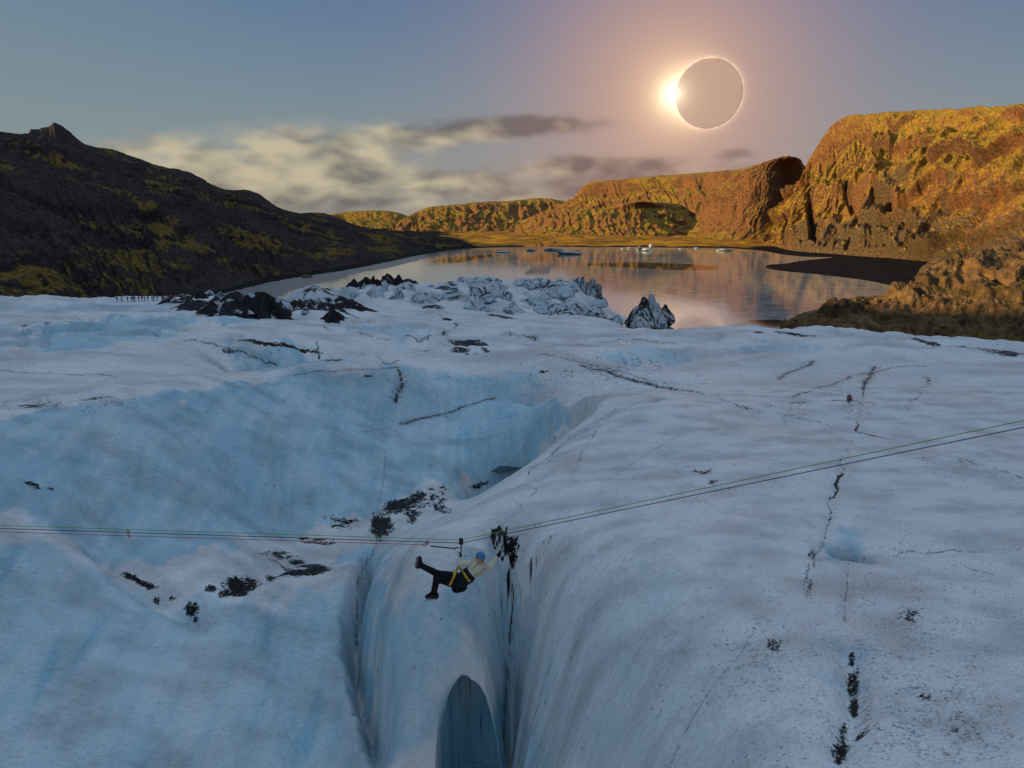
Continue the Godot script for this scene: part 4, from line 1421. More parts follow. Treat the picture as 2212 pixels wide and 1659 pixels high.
func body_mesh(bones: Array, cell: float, blend: float) -> ArrayMesh:
	# one skin round tapered bones [from, to, radius, radius, colour], joined smoothly and meshed as surface nets
	var lo := Vector3.INF
	var hi := -Vector3.INF
	for b in bones:
		var r := maxf(b[2], b[3]) + blend + cell * 3.0
		lo = lo.min(b[0].min(b[1]) - Vector3.ONE * r)
		hi = hi.max(b[0].max(b[1]) + Vector3.ONE * r)
	var nx := int((hi.x - lo.x) / cell) + 2
	var ny := int((hi.y - lo.y) / cell) + 2
	var nz := int((hi.z - lo.z) / cell) + 2
	var d := PackedFloat32Array()
	d.resize(nx * ny * nz)
	d.fill(9.0)
	var own := PackedByteArray()
	own.resize(nx * ny * nz)
	var best := PackedFloat32Array()
	best.resize(nx * ny * nz)
	best.fill(9.0)
	for bi in bones.size():
		var b: Array = bones[bi]
		var a: Vector3 = b[0]
		var ab: Vector3 = b[1] - a
		var l2 := maxf(ab.length_squared(), 1e-9)
		var ra: float = b[2]
		var rb: float = b[3]
		var r := maxf(ra, rb) + blend + cell * 2.0
		var q0: Vector3 = ((a.min(b[1]) - Vector3.ONE * r - lo) / cell).max(Vector3.ZERO)
		var q1: Vector3 = (a.max(b[1]) + Vector3.ONE * r - lo) / cell
		for z in range(int(q0.z), mini(int(q1.z) + 1, nz)):
			for y in range(int(q0.y), mini(int(q1.y) + 1, ny)):
				var k := (z * ny + y) * nx
				for x in range(int(q0.x), mini(int(q1.x) + 1, nx)):
					var p := lo + Vector3(x, y, z) * cell - a
					var t := clampf(p.dot(ab) / l2, 0.0, 1.0)
					var e := (p - ab * t).length() - lerpf(ra, rb, t)
					var o := d[k + x]
					if e < best[k + x]:
						best[k + x] = e
						own[k + x] = bi
					var h := maxf(blend - absf(o - e), 0.0) / blend
					d[k + x] = minf(o, e) - h * h * blend * 0.25
	var v := PackedVector3Array()
	var n := PackedVector3Array()
	var c := PackedColorArray()
	var f := PackedInt32Array()
	var at := PackedInt32Array()
	at.resize(nx * ny * nz)
	at.fill(-1)
	var sy := nx
	var sz := nx * ny
	var corner := [0, 1, sy, sy + 1, sz, sz + 1, sz + sy, sz + sy + 1]
	var place := [Vector3(0, 0, 0), Vector3(1, 0, 0), Vector3(0, 1, 0), Vector3(1, 1, 0), Vector3(0, 0, 1), Vector3(1, 0, 1), Vector3(0, 1, 1), Vector3(1, 1, 1)]
	var edges := [[0, 1], [2, 3], [4, 5], [6, 7], [0, 2], [1, 3], [4, 6], [5, 7], [0, 4], [1, 5], [2, 6], [3, 7]]
	for z in range(1, nz - 2):
		for y in range(1, ny - 2):
			for x in range(1, nx - 2):
				var k := (z * ny + y) * nx + x
				var d0 := d[k]
				if absf(d0) > cell * 2.0: continue
				var neg := 0
				for q in corner:
					if d[k + q] < 0.0: neg += 1
				if neg == 0 or neg == 8: continue
				var sum := Vector3.ZERO
				var m := 0
				for e in edges:
					var va := d[k + corner[e[0]]]
					var vb := d[k + corner[e[1]]]
					if (va < 0.0) != (vb < 0.0):
						sum += (place[e[0]] as Vector3).lerp(place[e[1]], va / (va - vb))
						m += 1
				at[k] = v.size()
				v.append(lo + (Vector3(x, y, z) + sum / m) * cell)
				n.append(Vector3(d[k + 1] - d[k - 1] + d[k + 1 + sy] - d[k - 1 + sy], d[k + sy] - d[k - sy] + d[k + sy + 1] - d[k - sy + 1], d[k + sz] - d[k - sz] + d[k + sz + 1] - d[k - sz + 1]).normalized())
				c.append(bones[own[k]][4])
	for z in range(1, nz - 2):
		for y in range(1, ny - 2):
			for x in range(1, nx - 2):
				var k := (z * ny + y) * nx + x
				if at[k] < 0: continue
				var s := d[k] < 0.0
				if s != (d[k + 1] < 0.0): quad(f, at[k], at[k - sy], at[k - sy - sz], at[k - sz], s)
				if s != (d[k + sy] < 0.0): quad(f, at[k], at[k - sz], at[k - sz - 1], at[k - 1], s)
				if s != (d[k + sz] < 0.0): quad(f, at[k], at[k - 1], at[k - 1 - sy], at[k - sy], s)
	return array_mesh(v, n, f, c)


func quad(f: PackedInt32Array, a: int, b: int, c: int, e: int, s: bool) -> void:
	if a < 0 or b < 0 or c < 0 or e < 0: return
	f.append_array(PackedInt32Array([a, b, c, a, c, e] if not s else [a, c, b, a, e, c]))


# ------------------------------------------------------------------ broken ice at the lake

const LIGHT_ICE := Color(0.66, 0.70, 0.73)
const BLUE_ICE := Color(0.44, 0.58, 0.64)

func grown(mesh: ArrayMesh, called: String, parent: Node, px: float, top: float, z: float, wide: float, turn: float, lean := 0.0, deep := 1.0) -> MeshInstance3D:
	# a block that stands on the ice at that distance and reaches up to the place seen in the photograph
	var p := on(px, 0, z)
	var ground := maxf(ice_height(p.x, z) - 1.0, -0.8)
	var tall := maxf(at_far(px, top, z).y - ground, 1.5)
	p = on(px, ground, z)
	var w := wide * z / F * 0.5
	var o := put(called, mesh, M.block, parent)
	o.transform = Transform3D(Basis(Vector3.UP, turn) * Basis.from_scale(Vector3(w, tall, w * deep)), p)
	if lean: o.transform = Transform3D(Basis(Vector3(0, 0, 1), lean), Vector3.ZERO) * o.transform if false else Transform3D(Basis(Vector3(0, 0, 1), lean) * o.transform.basis, p)
	return o


func dirt_cone(s: int, black: float) -> ArrayMesh:
	# a cone of ice under black grit, 1 high and about 1 in radius, ridged by meltwater
	var na := 64
	var nr := 22
	var v := PackedVector3Array()
	var nn := make_noise(FastNoiseLite.new(), s, 1.3, 4)
	var rg := make_noise(FastNoiseLite.new(), s + 3, 1.1, 3, true)
	for j in nr:
		var t := float(j) / (nr - 1)
		for i in na + 1:
			var a := TAU * (i % na) / na
			var d := Vector2(cos(a), sin(a))
			var rad := t * (1.0 + nn.get_noise_2dv(d * 1.2) * 0.5)
			var q := d * rad
			var h := (1.0 - smoothstep(-0.35, 1.0, t)) * 1.12 + (rg.get_noise_2dv(q * 0.8 + Vector2(7, 3)) * 0.16 + nn.get_noise_2dv(q * 2.4) * 0.10) * smoothstep(0.0, 0.3, 1.0 - t)
			v.append(Vector3(q.x, h - 0.12 * t, q.y))
	var n := grid_normals(v, na + 1, nr)
	for k in n.size():
		if n[k].y < 0: n[k] = -n[k]
	var c := PackedColorArray()
	for q in v:
		var g := nn.get_noise_3dv(q * Vector3(2.0, 0.8, 2.0) + Vector3(30, 0, 0)) + nn.get_noise_3dv(q * 8.0) * 0.4
		c.append(LIGHT_ICE.lerp(Color(0.012, 0.011, 0.012), smoothstep(-0.05, 0.05, g + black)))
	return array_mesh(v, n, grid_index(na + 1, nr), c)


func skyline(px: float) -> float:
	# top of the broken ice in the photograph
	var s := [[600, 640], [650, 618], [690, 612], [720, 622], [750, 615], [800, 608], [870, 604], [930, 612], [985, 600], [1010, 594], [1060, 598], [1100, 599], [1150, 597], [1200, 596], [1230, 605], [1255, 598], [1290, 605], [1300, 640], [1340, 655]]
	for k in s.size() - 1:
		if px < s[k + 1][0]: return lerpf(s[k][1], s[k + 1][1], clampf((px - s[k][0]) / (s[k + 1][0] - s[k][0]), 0, 1))
	return 660.0


func make_blocks() -> void:
	var bm := mat("block", Color.WHITE, 0.5, true)
	bm.metallic_specular = 0.3
	bm.heightmap_enabled = true
	bm.heightmap_texture = grain_texture(401, 0.03, 5, 512, 1.0)
	bm.heightmap_scale = 25.0
	bm.uv1_triplanar = true
	bm.uv1_world_triplanar = true
	bm.uv1_scale = Vector3.ONE / 6.0
	var kinds := []
	for k in 10:
		kinds.append(block(500 + k, {"light": LIGHT_ICE, "light2": BLUE_ICE, "planes": 9 + k % 4, "steep": 0.35, "taper": 0.1 + 0.08 * (k % 4), "top": 0.8, "dirt_color": Color(0.06, 0.058, 0.06), "clean": [0.38, 0.26, 0.2, 0.45, 0.14][k % 5], "ridge": 0.05, "rough": 0.07, "bands": 2.0 + k % 3}))
	var fins := []
	for k in 5:
		fins.append(block(540 + k, {"light": Color(0.5, 0.5, 0.5), "light2": LIGHT_ICE, "planes": 12, "steep": 0.2, "top": 1.6, "taper": 0.35, "clean": 0.0, "bands": 5.0, "ridge": 0.2, "rough": 0.1}))
	var r := RandomNumberGenerator.new()
	r.seed = 99
	# the jumble: back rows first
	var n := 0
	while n < 235:
		var px := r.randf_range(640, 1300)
		var z := r.randf_range(245, 350)
		if px > 1235 and z < 262: continue
		var p := on(px, 0, z)
		var g := ice_height(p.x, z)
		if g < -6.0: continue
		var span := r.randf_range(24, 70) if px > 900 else r.randf_range(16, 46)
		var floor_py := 829.5 - F * tan(PITCH - atan((45.0 - maxf(g, 0.0)) / z))
		var top := maxf(floor_py - r.randf_range(8, 26), skyline(px) + r.randf_range(0, 9))
		if top > floor_py - 2.5: continue
		grown(kinds[r.randi() % 10], "serac", glacier, px, top, z, span, r.randf() * TAU, r.randf_range(-0.25, 0.25), r.randf_range(0.7, 1.2))
		n += 1
	for q in [[1255, 597, 330, 30], [1240, 602, 332, 24], [1275, 600, 332, 26], [1290, 612, 336, 22], [1266, 608, 322, 24], [1000, 597, 342, 40], [1030, 596, 345, 36], [1090, 612, 318, 60], [1140, 618, 306, 56], [1195, 612, 318, 50], [1060, 622, 300, 50], [1180, 628, 300, 54], [1225, 618, 312, 40]]:
		var fin: bool = q[0] > 1236
		grown(fins[r.randi() % 5] if fin else kinds[r.randi() % 10], "serac", glacier, q[0], q[1], q[2], q[3], r.randf() * TAU, r.randf_range(-0.12, 0.12))
	for k in 26:
		var px := r.randf_range(1215, 1338)
		grown(kinds[r.randi() % 10], "serac", glacier, px, lerpf(650, 662, (px - 1215) / 120.0) + r.randf_range(0, 26), r.randf_range(285, 305), r.randf_range(14, 34), r.randf() * TAU, r.randf_range(-0.2, 0.2))
	# cones under grit on the left
	var cones := []
	for k in 5: cones.append(dirt_cone(600 + k, [0.55, 0.35, 0.12, -0.08, 0.75][k]))
	for q in [[395, 655, 212, 60, 4], [430, 648, 210, 60, 0], [470, 642, 208, 70, 4], [500, 631, 206, 80, 1], [540, 640, 206, 60, 0], [575, 630, 206, 84, 4], [605, 638, 207, 56, 3], [640, 650, 209, 60, 0], [680, 612, 232, 110, 3], [655, 628, 240, 60, 2], [710, 625, 236, 70, 0], [735, 640, 228, 60, 1], [760, 648, 222, 50, 0], [690, 655, 214, 70, 1], [790, 598, 315, 60, 4], [765, 605, 310, 50, 0], [840, 590, 325, 70, 4], [862, 597, 328, 46, 0], [815, 600, 330, 50, 1], [430, 627, 300, 44, 1], [455, 625, 305, 50, 3], [300, 632, 262, 46, 4], [720, 668, 186, 40, 0]]:
		var p := on(q[0], 0, q[2])
		var g := ice_height(p.x, q[2]) - 0.4
		var tall: float = at_far(q[0], q[1], q[2]).y - g
		if tall < 1.0: continue
		p = on(q[0], g, q[2])
		var w: float = maxf(q[3] * q[2] / F * 0.95, tall * 1.0)
		var o := put("dirt_cone", cones[q[4]], M.block, glacier)
		o.transform = Transform3D(Basis(Vector3.UP, r.randf() * TAU) * Basis.from_scale(Vector3(w, tall * 1.05, w)), p)
	var dirty := []
	for k in 5:
		dirty.append(block(590 + k, {"light": LIGHT_ICE, "light2": BLUE_ICE, "dirt_color": Color(0.022, 0.02, 0.02), "planes": 10, "steep": 0.7, "taper": 0.35, "clean": [-0.3, -0.15, -0.4, -0.22, 0.05][k], "ridge": 0.3, "rough": 0.25, "bands": 2.0}))
	for k in 44:
		var px := r.randf_range(360, 770)
		var z := r.randf_range(200, 250)
		var g := ice_height(on(px, 0, z).x, z)
		var top: float = 829.5 - F * tan(PITCH - atan((45.0 - g) / z)) - r.randf_range(4, 20)
		grown(dirty[r.randi() % 5], "dirt_ridge", glacier, px, top, z, r.randf_range(20, 56), r.randf() * TAU, r.randf_range(-0.2, 0.2), r.randf_range(0.5, 0.8))
	for k in 16:
		grown(dirty[r.randi() % 5], "dirt_ridge", glacier, r.randf_range(750, 890), r.randf_range(594, 616), r.randf_range(300, 335), r.randf_range(20, 40), r.randf() * TAU, r.randf_range(-0.2, 0.2), 0.8)
	# the iceberg of spires
	var ib := base("iceberg", at_level(1402, 703, 0.0))
	tag(ib, "spired iceberg with black streaked flanks floating just off the ice edge", "iceberg")
	var spires := []
	for k in 5:
		spires.append(block(560 + k, {"light": Color(0.6, 0.6, 0.58), "light2": Color(0.5, 0.56, 0.58), "planes": 8, "steep": 0.3, "top": 0.6, "taper": 0.68, "level": 3, "clean": [0.2, 0.08, -0.12, 0.15, -0.2][k], "bands": 3.0, "ridge": 0.2, "rough": 0.1}))
	for q in [[1408, 632, 36, 0, 309], [1392, 640, 36, 1, 308], [1376, 660, 42, 2, 306], [1421, 652, 32, 0, 309], [1437, 657, 34, 4, 311], [1397, 664, 44, 1, 304], [1414, 672, 40, 3, 304], [1384, 682, 44, 3, 302], [1430, 680, 30, 0, 305], [1364, 680, 26, 2, 307]]:
		var top := at_far(q[0], q[1], q[4])
		var w: float = q[2] * q[4] / F * 0.6
		var o := put("ice_spire", spires[q[3]], M.block, ib)
		o.transform = Transform3D(Basis(Vector3.UP, r.randf() * TAU) * Basis.from_scale(Vector3(w * 1.15, top.y + 0.6, w * 1.15)), Vector3(top.x, -0.6, top.z) - ib.position)
	# floes and bergs on the lake
	var low := []
	for k in 4:
		low.append(block(580 + k, {"level": 2, "light": LIGHT_ICE, "light2": BLUE_ICE, "planes": 9, "steep": 0.8, "clean": [0.3, 0.1, 0.45, -0.1][k], "rough": 0.3, "ridge": 0.2}))
	var floes := [
		[1088, 545, 30, 2.0, 2, "flat green grey floe, leftmost of those on the far lake"], [1228, 549, 58, 4.4, 0, "largest low floe on the far lake, white with grey streaks"], [1190, 541, 30, 3.6, 3, "dark dirty floe behind the largest low floe"], [1146, 542, 18, 3.0, 3, "small dark floe left of the dark dirty floe"],
		[1212, 540, 9, 2.5, 2, "tiny white ice lump just behind the largest low floe"], [1380, 540, 11, 5.4, 3, "small dark upright berg, left of the white hooked one"], [1397, 542, 18, 4.0, 2, "white hooked berg in the middle of the far lake"], [1406, 536, 8, 6.0, 2, "tall white berg near the far shore"], [1563, 542, 30, 3.2, 1, "low berg with a white left end near the right shore"], [1360, 537, 10, 1.8, 2, "thin white floe left of the dark upright berg"], [1345, 538, 7, 1.6, 2, "tiny white floe, first in the row along the far shore"], [1505, 537, 10, 1.8, 2, "thin white floe between the tall white berg and the right shore"], [1470, 538, 6, 1.5, 2, "tiny white floe halfway to the right shore"],
	]
	for q in floes:
		var p := at_level(q[0], q[1], 0.0)
		var w: float = q[2] * -p.z / F * 0.5
		var o := put("ice_floe", low[q[4]], M.block)
		o.transform = Transform3D(Basis(Vector3.UP, r.randf_range(-0.2, 0.2)) * Basis.from_scale(Vector3(w, q[3] * 1.3, w * 0.8)), p + Vector3(0, -0.3, 0))
		tag(o, q[5], "iceberg", "small bergs and floes on the far lake")
	# stones
	var rm := mat("stone", Color.WHITE, 0.95, true)
	rm.metallic_specular = 0.2
	var stones := []
	for k in 6:
		stones.append(block(700 + k, {"level": 2, "light": Color(0.2, 0.13, 0.07), "light2": Color(0.11, 0.08, 0.05), "planes": 12, "steep": 0.9, "clean": 2.0, "rough": 0.15}))
	var p := at_level(662, 599, 0.0)
	var o := put("boulder", stones[0], rm)
	o.transform = Transform3D(Basis.from_scale(Vector3(4.2, 2.6, 3.0)), p + Vector3(0, -0.4, 0))
	tag(o, "single dark boulder in the shallow water by the left shore", "boulder")
	var ground: PackedVector3Array = headland.mesh.surface_get_arrays(0)[Mesh.ARRAY_VERTEX]
	for k in 110:
		var q := ground[r.randi_range(420 * 25, 420 * 190)]
		if q.y < 1.5: continue
		var w := r.randf_range(0.35, 0.9) if k > 16 else r.randf_range(1.0, 2.0)
		var b := put("boulder", stones[r.randi() % 6], rm, headland)
		b.transform = Transform3D(Basis(Vector3.UP, r.randf() * TAU) * Basis.from_scale(Vector3(w, w * 0.9, w * 0.8)), q - Vector3(0, w * 0.3, 0))


func make_grit() -> void:
	# grit that is thick enough to stand up from the ice
	var mm := MultiMesh.new()
	mm.transform_format = MultiMesh.TRANSFORM_3D
	var lump := block(801, {"level": 1, "light": Color(0.016, 0.015, 0.016), "light2": Color(0.026, 0.023, 0.022), "planes": 9, "steep": 0.9, "clean": 2.0})
	lump.surface_set_material(0, M.stone)
	mm.mesh = lump
	mm.instance_count = grit_spots.size()
	for k in grit_spots.size():
		var q: Vector3 = grit_spots[k]
		var s := q.y * rng.randf_range(0.35, 1.3)
		mm.set_instance_transform(k, Transform3D(Basis(Vector3.UP, rng.randf() * TAU) * Basis.from_scale(Vector3(s * 1.3, s * 0.8, s)), Vector3(q.x, ice_height(q.x, q.z) - s * 0.25, -q.z)))
	var o := MultiMeshInstance3D.new()
	o.name = "grit"
	o.multimesh = mm
	glacier.add_child(o, true)
	o.set_meta("kind", "stuff")


# ------------------------------------------------------------------ people

func hiker(s: int, coat: Color, helmet: Color, stride: float) -> ArrayMesh:
	var legs := Color(0.02, 0.02, 0.024)
	var skin := Color(0.42, 0.25, 0.18)
	var hip := Vector3(0, 0.92, 0)
	var chest := Vector3(0.06, 1.32, 0)
	var neck := Vector3(0.08, 1.48, 0)
	return body_mesh([
		[hip, chest, 0.14, 0.17, coat], [chest, neck, 0.14, 0.06, coat], [neck, Vector3(0.11, 1.6, 0), 0.06, 0.1, skin], [Vector3(0.1, 1.66, 0), Vector3(0.11, 1.68, 0), 0.125, 0.12, helmet],
		[Vector3(-0.16, 1.34, 0), Vector3(-0.14, 1.05, 0), 0.12, 0.13, Color(0.03, 0.03, 0.035) if s % 2 else coat],
		[hip + Vector3(0, 0, 0.09), Vector3(stride * 0.6, 0.5, 0.1), 0.09, 0.065, legs], [Vector3(stride * 0.6, 0.5, 0.1), Vector3(stride * 0.75, 0.07, 0.1), 0.065, 0.05, legs], [Vector3(stride * 0.75, 0.05, 0.1), Vector3(stride * 0.75 + 0.16, 0.04, 0.1), 0.05, 0.045, legs],
		[hip - Vector3(0, 0, 0.09), Vector3(-stride * 0.3, 0.5, -0.1), 0.09, 0.065, legs], [Vector3(-stride * 0.3, 0.5, -0.1), Vector3(-stride, 0.1, -0.1), 0.065, 0.05, legs], [Vector3(-stride, 0.07, -0.1), Vector3(-stride + 0.15, 0.04, -0.1), 0.05, 0.045, legs],
		[Vector3(0.06, 1.4, 0.18), Vector3(0.04 - stride * 0.6, 1.12, 0.26), 0.065, 0.05, coat], [Vector3(0.04 - stride * 0.6, 1.12, 0.26), Vector3(0.2 - stride * 0.6, 0.95, 0.25), 0.05, 0.045, coat],
		[Vector3(0.06, 1.4, -0.18), Vector3(0.04 + stride * 0.6, 1.12, -0.26), 0.065, 0.05, coat], [Vector3(0.04 + stride * 0.6, 1.12, -0.26), Vector3(0.2 + stride * 0.6, 0.97, -0.25), 0.05, 0.045, coat],
	], 0.035, 0.05)


func make_hikers() -> void:
	var pm := mat("cloth", Color.WHITE, 0.85, true)
	pm.metallic_specular = 0.2
	var orange := Color(0.75, 0.16, 0.02)
	var black := Color(0.02, 0.02, 0.022)
	var navy := Color(0.02, 0.05, 0.12)
	var grey := Color(0.3, 0.3, 0.32)
	var yellow := Color(0.7, 0.5, 0.02)
	var red := Color(0.4, 0.03, 0.03)
	var white := Color(0.75, 0.75, 0.75)
	var blue := Color(0.03, 0.2, 0.5)
	var who := [[253, black, white, "hiker in dark clothes and pale helmet, first of the line on the left"], [263.5, grey, white, "hiker in a light grey coat, second of the line on the left"], [276, black, orange, "hiker in black with an orange helmet, third from the left"], [285, navy, orange, "hiker in navy with an orange helmet, fourth from the left"], [288.5, black, red, "hiker in black with a red helmet, fifth from the left"], [292, blue, blue, "hiker in blue with a blue helmet, sixth from the left"], [300, black, orange, "hiker in black, seventh of the line from the left"], [307, navy, orange, "hiker in navy, eighth of the line from the left"], [313, grey, orange, "hiker in grey with an orange helmet, ninth from the left"], [319.6, navy, red, "hiker in navy with a red helmet, tenth from the left"], [329, grey, white, "hiker in light grey with a white helmet, before the gap"], [333, navy, blue, "hiker in navy with a blue helmet beside the light grey one"], [340, navy, orange, "lone hiker in navy in the gap of the line"], [350.6, red, orange, "hiker in a dark red coat left of the yellow one"], [354.5, black, orange, "hiker in black just left of the yellow coat"], [360.5, yellow, yellow, "hiker in the bright yellow coat"], [367, red, orange, "hiker in dark red just right of the yellow coat"], [371, black, orange, "hiker in black with an orange helmet, third from the right end"], [374.5, navy, red, "hiker in navy, second from the right end"], [380, yellow.lerp(orange, 0.5), orange, "hiker in orange, last of the line on the right"]]
	var made := {}
	for k in who.size():
		var w: Array = who[k]
		var key := str(w[1], w[2], k % 2)
		if not made.has(key): made[key] = hiker(k, w[1], w[2], 0.16 + 0.1 * (k % 2))
		var q := hit(w[0], 652 - k * 0.16)
		var o := base("person", q - Vector3(0, 0.03, 0))
		put("body", made[key], pm, o)
		o.rotation.y = rng.randf_range(-0.5, 0.5) + (PI if k % 5 == 3 else 0.0)
		tag(o, w[3], "person", "hikers in line on the far left ice")


# ------------------------------------------------------------------ the rider on the rope

const RIDER := 16.7

func J(u: float, v: float, near := 0.0) -> Vector3:
	# joints read off an enlargement of the photograph, with their own distance
	return at_depth((1400.0 + u / 4.424) * 0.60636, (1850.0 + v / 4.424) * 0.60636, RIDER - near)


func hand_bones(wrist: Vector3, tip_dir: Vector3, palm_dir: Vector3, curl: float, c: Color) -> Array:
	# palm, four fingers of unequal length with two bends, and a thumb from the side of the palm
	var f := tip_dir.normalized()
	var p := (palm_dir - f * palm_dir.dot(f)).normalized()
	var s := f.cross(p)
	var bones := [[wrist, wrist + f * 0.05, 0.03, 0.034, c], [wrist + f * 0.04 - s * 0.022, wrist + f * 0.085 - s * 0.026, 0.02, 0.018, c], [wrist + f * 0.04 + s * 0.022, wrist + f * 0.085 + s * 0.026, 0.02, 0.018, c]]
	for i in 4:
		var root: Vector3 = wrist + f * (0.088 - 0.004 * absf(i - 1.3)) + s * (0.030 - 0.0205 * i)
		var long: float = [0.068, 0.078, 0.073, 0.056][i]
		var d: Vector3 = (f * cos(curl * 0.5) + p * sin(curl * 0.5)).normalized()
		var a := root + d * long * 0.45
		d = (f * cos(curl * 1.3) + p * sin(curl * 1.3)).normalized()
		var b := a + d * long * 0.32
		d = (f * cos(curl * 2.0) + p * sin(curl * 2.0)).normalized()
		bones.append([root, a, 0.0105, 0.010, c])
		bones.append([a, b, 0.010, 0.0095, c])
		bones.append([b, b + d * long * 0.25, 0.0095, 0.008, c])
	var t0 := wrist + f * 0.03 + s * 0.032
	var t1 := t0 + (f * 0.6 + s * 0.7 + p * 0.35).normalized() * 0.038
	bones.append([t0, t1, 0.014, 0.012, c])
	bones.append([t1, t1 + (f * 0.8 + s * 0.2 + p * 0.6 * curl).normalized() * 0.034, 0.012, 0.010, c])
	return bones


func make_rider() -> void:
	var black := Color(0.012, 0.012, 0.016)
	var coal := Color(0.024, 0.023, 0.032)
	var cream := Color(0.64, 0.60, 0.47)
	var skin := Color(0.55, 0.32, 0.24)
	var cm := mat("rider cloth", Color.WHITE, 0.85, true)
	cm.metallic_specular = 0.25
	var eye := -ray(990, 1235).normalized()              # towards the camera
	var root := base("person", J(1050, 1000))
	tag(root, "person in a blue helmet and cream jacket hanging from the rope with both legs out", "person")
	var at := -root.position
	var sh_a := J(1205, 690, 0.06)
	var el_a := J(1046, 705, 0.19)
	var wr_a := J(1064, 606, 0.07)
	var sh_b := J(1428, 752, 0.0)
	var el_b := J(1532, 748, 0.15)
	var wr_b := J(1632, 592, 0.06)
	var hip_a := J(985, 905, 0.08)
	var kn_a := J(700, 858, 0.22)
	var an_a := J(432, 722, 0.2)
	var hip_b := J(1010, 1020, 0.0)
	var kn_b := J(690, 935, 0.22)
	var an_b := J(642, 1165, 0.02)
	var neck := J(1352, 690, 0.04)
	var head := J(1372, 606, 0.07)
	var bones := [
		[J(1050, 985), J(1165, 885), 0.15, 0.135, coal], [J(1165, 885), J(1290, 785), 0.135, 0.15, cream], [J(1290, 785), J(1335, 735), 0.15, 0.11, cream], [J(1330, 735), neck, 0.085, 0.055, skin], [neck, head, 0.052, 0.075, skin],
		[J(1010, 1075, -0.03), J(1090, 1040, -0.04), 0.11, 0.12, black], [J(1300, 770), sh_a, 0.09, 0.07, cream], [J(1320, 770), sh_b, 0.1, 0.075, cream],
		[sh_a, el_a, 0.058, 0.046, cream], [el_a, wr_a, 0.046, 0.032, cream], [sh_b, el_b, 0.06, 0.048, cream], [el_b, wr_b, 0.048, 0.033, cream],
		[hip_a, kn_a, 0.088, 0.062, black], [kn_a, an_a, 0.06, 0.04, black], [hip_b, kn_b, 0.09, 0.062, black], [kn_b, an_b, 0.06, 0.04, black],
		[an_a, J(420, 735, 0.2), 0.042, 0.042, black], [an_b, J(680, 1195, 0.0), 0.042, 0.042, black],
	]
	put("body", shift(body_mesh(bones, 0.014, 0.04), at), cm, root)
	# jacket: cream above, black below
	var jb := [
		[J(1075, 965), J(1165, 885), 0.172, 0.155, coal], [J(1100, 1000, -0.05), J(1215, 930, -0.05), 0.1, 0.11, coal], [J(1175, 875), J(1215, 845), 0.158, 0.16, coal], [J(1250, 815), J(1300, 775), 0.162, 0.162, cream], [J(1280, 860, -0.03), J(1360, 820, -0.03), 0.1, 0.11, cream], [J(1300, 775), J(1338, 730), 0.155, 0.115, cream],
		[J(1310, 770), sh_a, 0.1, 0.082, cream], [J(1330, 770), sh_b, 0.11, 0.09, cream], [sh_a, el_a, 0.075, 0.064, cream], [el_a, wr_a, 0.064, 0.046, cream], [sh_b, el_b, 0.08, 0.066, cream], [el_b, wr_b, 0.066, 0.046, cream],
		[J(1330, 715, -0.02), J(1440, 700, -0.05), 0.06, 0.075, cream], [J(1285, 640, 0.06), J(1310, 690, 0.09), 0.03, 0.045, cream],
	]
	put("jacket", shift(body_mesh(jb, 0.013, 0.035), at), cm, root)
	put("trousers", shift(body_mesh([[J(1030, 1000), J(1060, 1040, -0.02), 0.17, 0.15, black], [J(1000, 1085, -0.02), J(1090, 1060, -0.03), 0.115, 0.12, black], [hip_a, kn_a, 0.112, 0.08, black], [kn_a, an_a, 0.082, 0.066, black], [hip_b, kn_b, 0.115, 0.082, black], [kn_b, an_b, 0.084, 0.07, black]], 0.014, 0.03), at), cm, root)
	# face, turned up to the camera
	var up := (J(1420, 520, 0.05) - J(1352, 670, 0.05)).normalized()
	var look := (eye * 0.93 + (J(1300, 640) - J(1400, 600)).normalized() * 0.25).normalized()
	look = (look - up * look.dot(up)).normalized()
	var side := up.cross(look)
	var h := head
	var face := [
		[h + up * 0.02, h - up * 0.03 + look * 0.012, 0.088, 0.078, skin], [h - up * 0.05 + look * 0.03, h - up * 0.085 + look * 0.045, 0.058, 0.04, skin],
		[h + up * 0.012 + look * 0.088, h - up * 0.022 + look * 0.102, 0.009, 0.014, skin], [h - up * 0.018 + side * 0.042 + look * 0.062, h - up * 0.03 + side * 0.04 + look * 0.06, 0.026, 0.026, Color(0.6, 0.3, 0.23)], [h - up * 0.018 - side * 0.042 + look * 0.062, h - up * 0.03 - side * 0.04 + look * 0.06, 0.026, 0.026, Color(0.6, 0.3, 0.23)],
		[h + up * 0.005 + side * 0.088, h - up * 0.025 + side * 0.086, 0.016, 0.012, skin], [h + up * 0.005 - side * 0.088, h - up * 0.025 - side * 0.086, 0.016, 0.012, skin],
	]
	put("face", shift(body_mesh(face, 0.005, 0.016), at), cm, root)
	var dark := mat("dark hair", Color(0.02, 0.014, 0.01), 0.6)
	var pale := mat("teeth", Color(0.75, 0.72, 0.68), 0.4)
	for s in [-1.0, 1.0]:
		var e: Vector3 = h + up * 0.018 + side * 0.034 * s + look * 0.083
		put("eye", shift(tube(PackedVector3Array([e - side * 0.012, e + side * 0.012]), 0.0055, 6), at), dark, root)
		put("eyebrow", shift(tube(PackedVector3Array([e + up * 0.016 - side * 0.017, e + up * 0.021 + look * 0.003, e + up * 0.017 + side * 0.017]), 0.0045, 5), at), dark, root)
	var mo := h - up * 0.052 + look * 0.088
	put("mouth", shift(tube(PackedVector3Array([mo - side * 0.026 + up * 0.008 - look * 0.008, mo, mo + side * 0.026 + up * 0.008 - look * 0.008]), 0.0065, 6), at), pale, root)
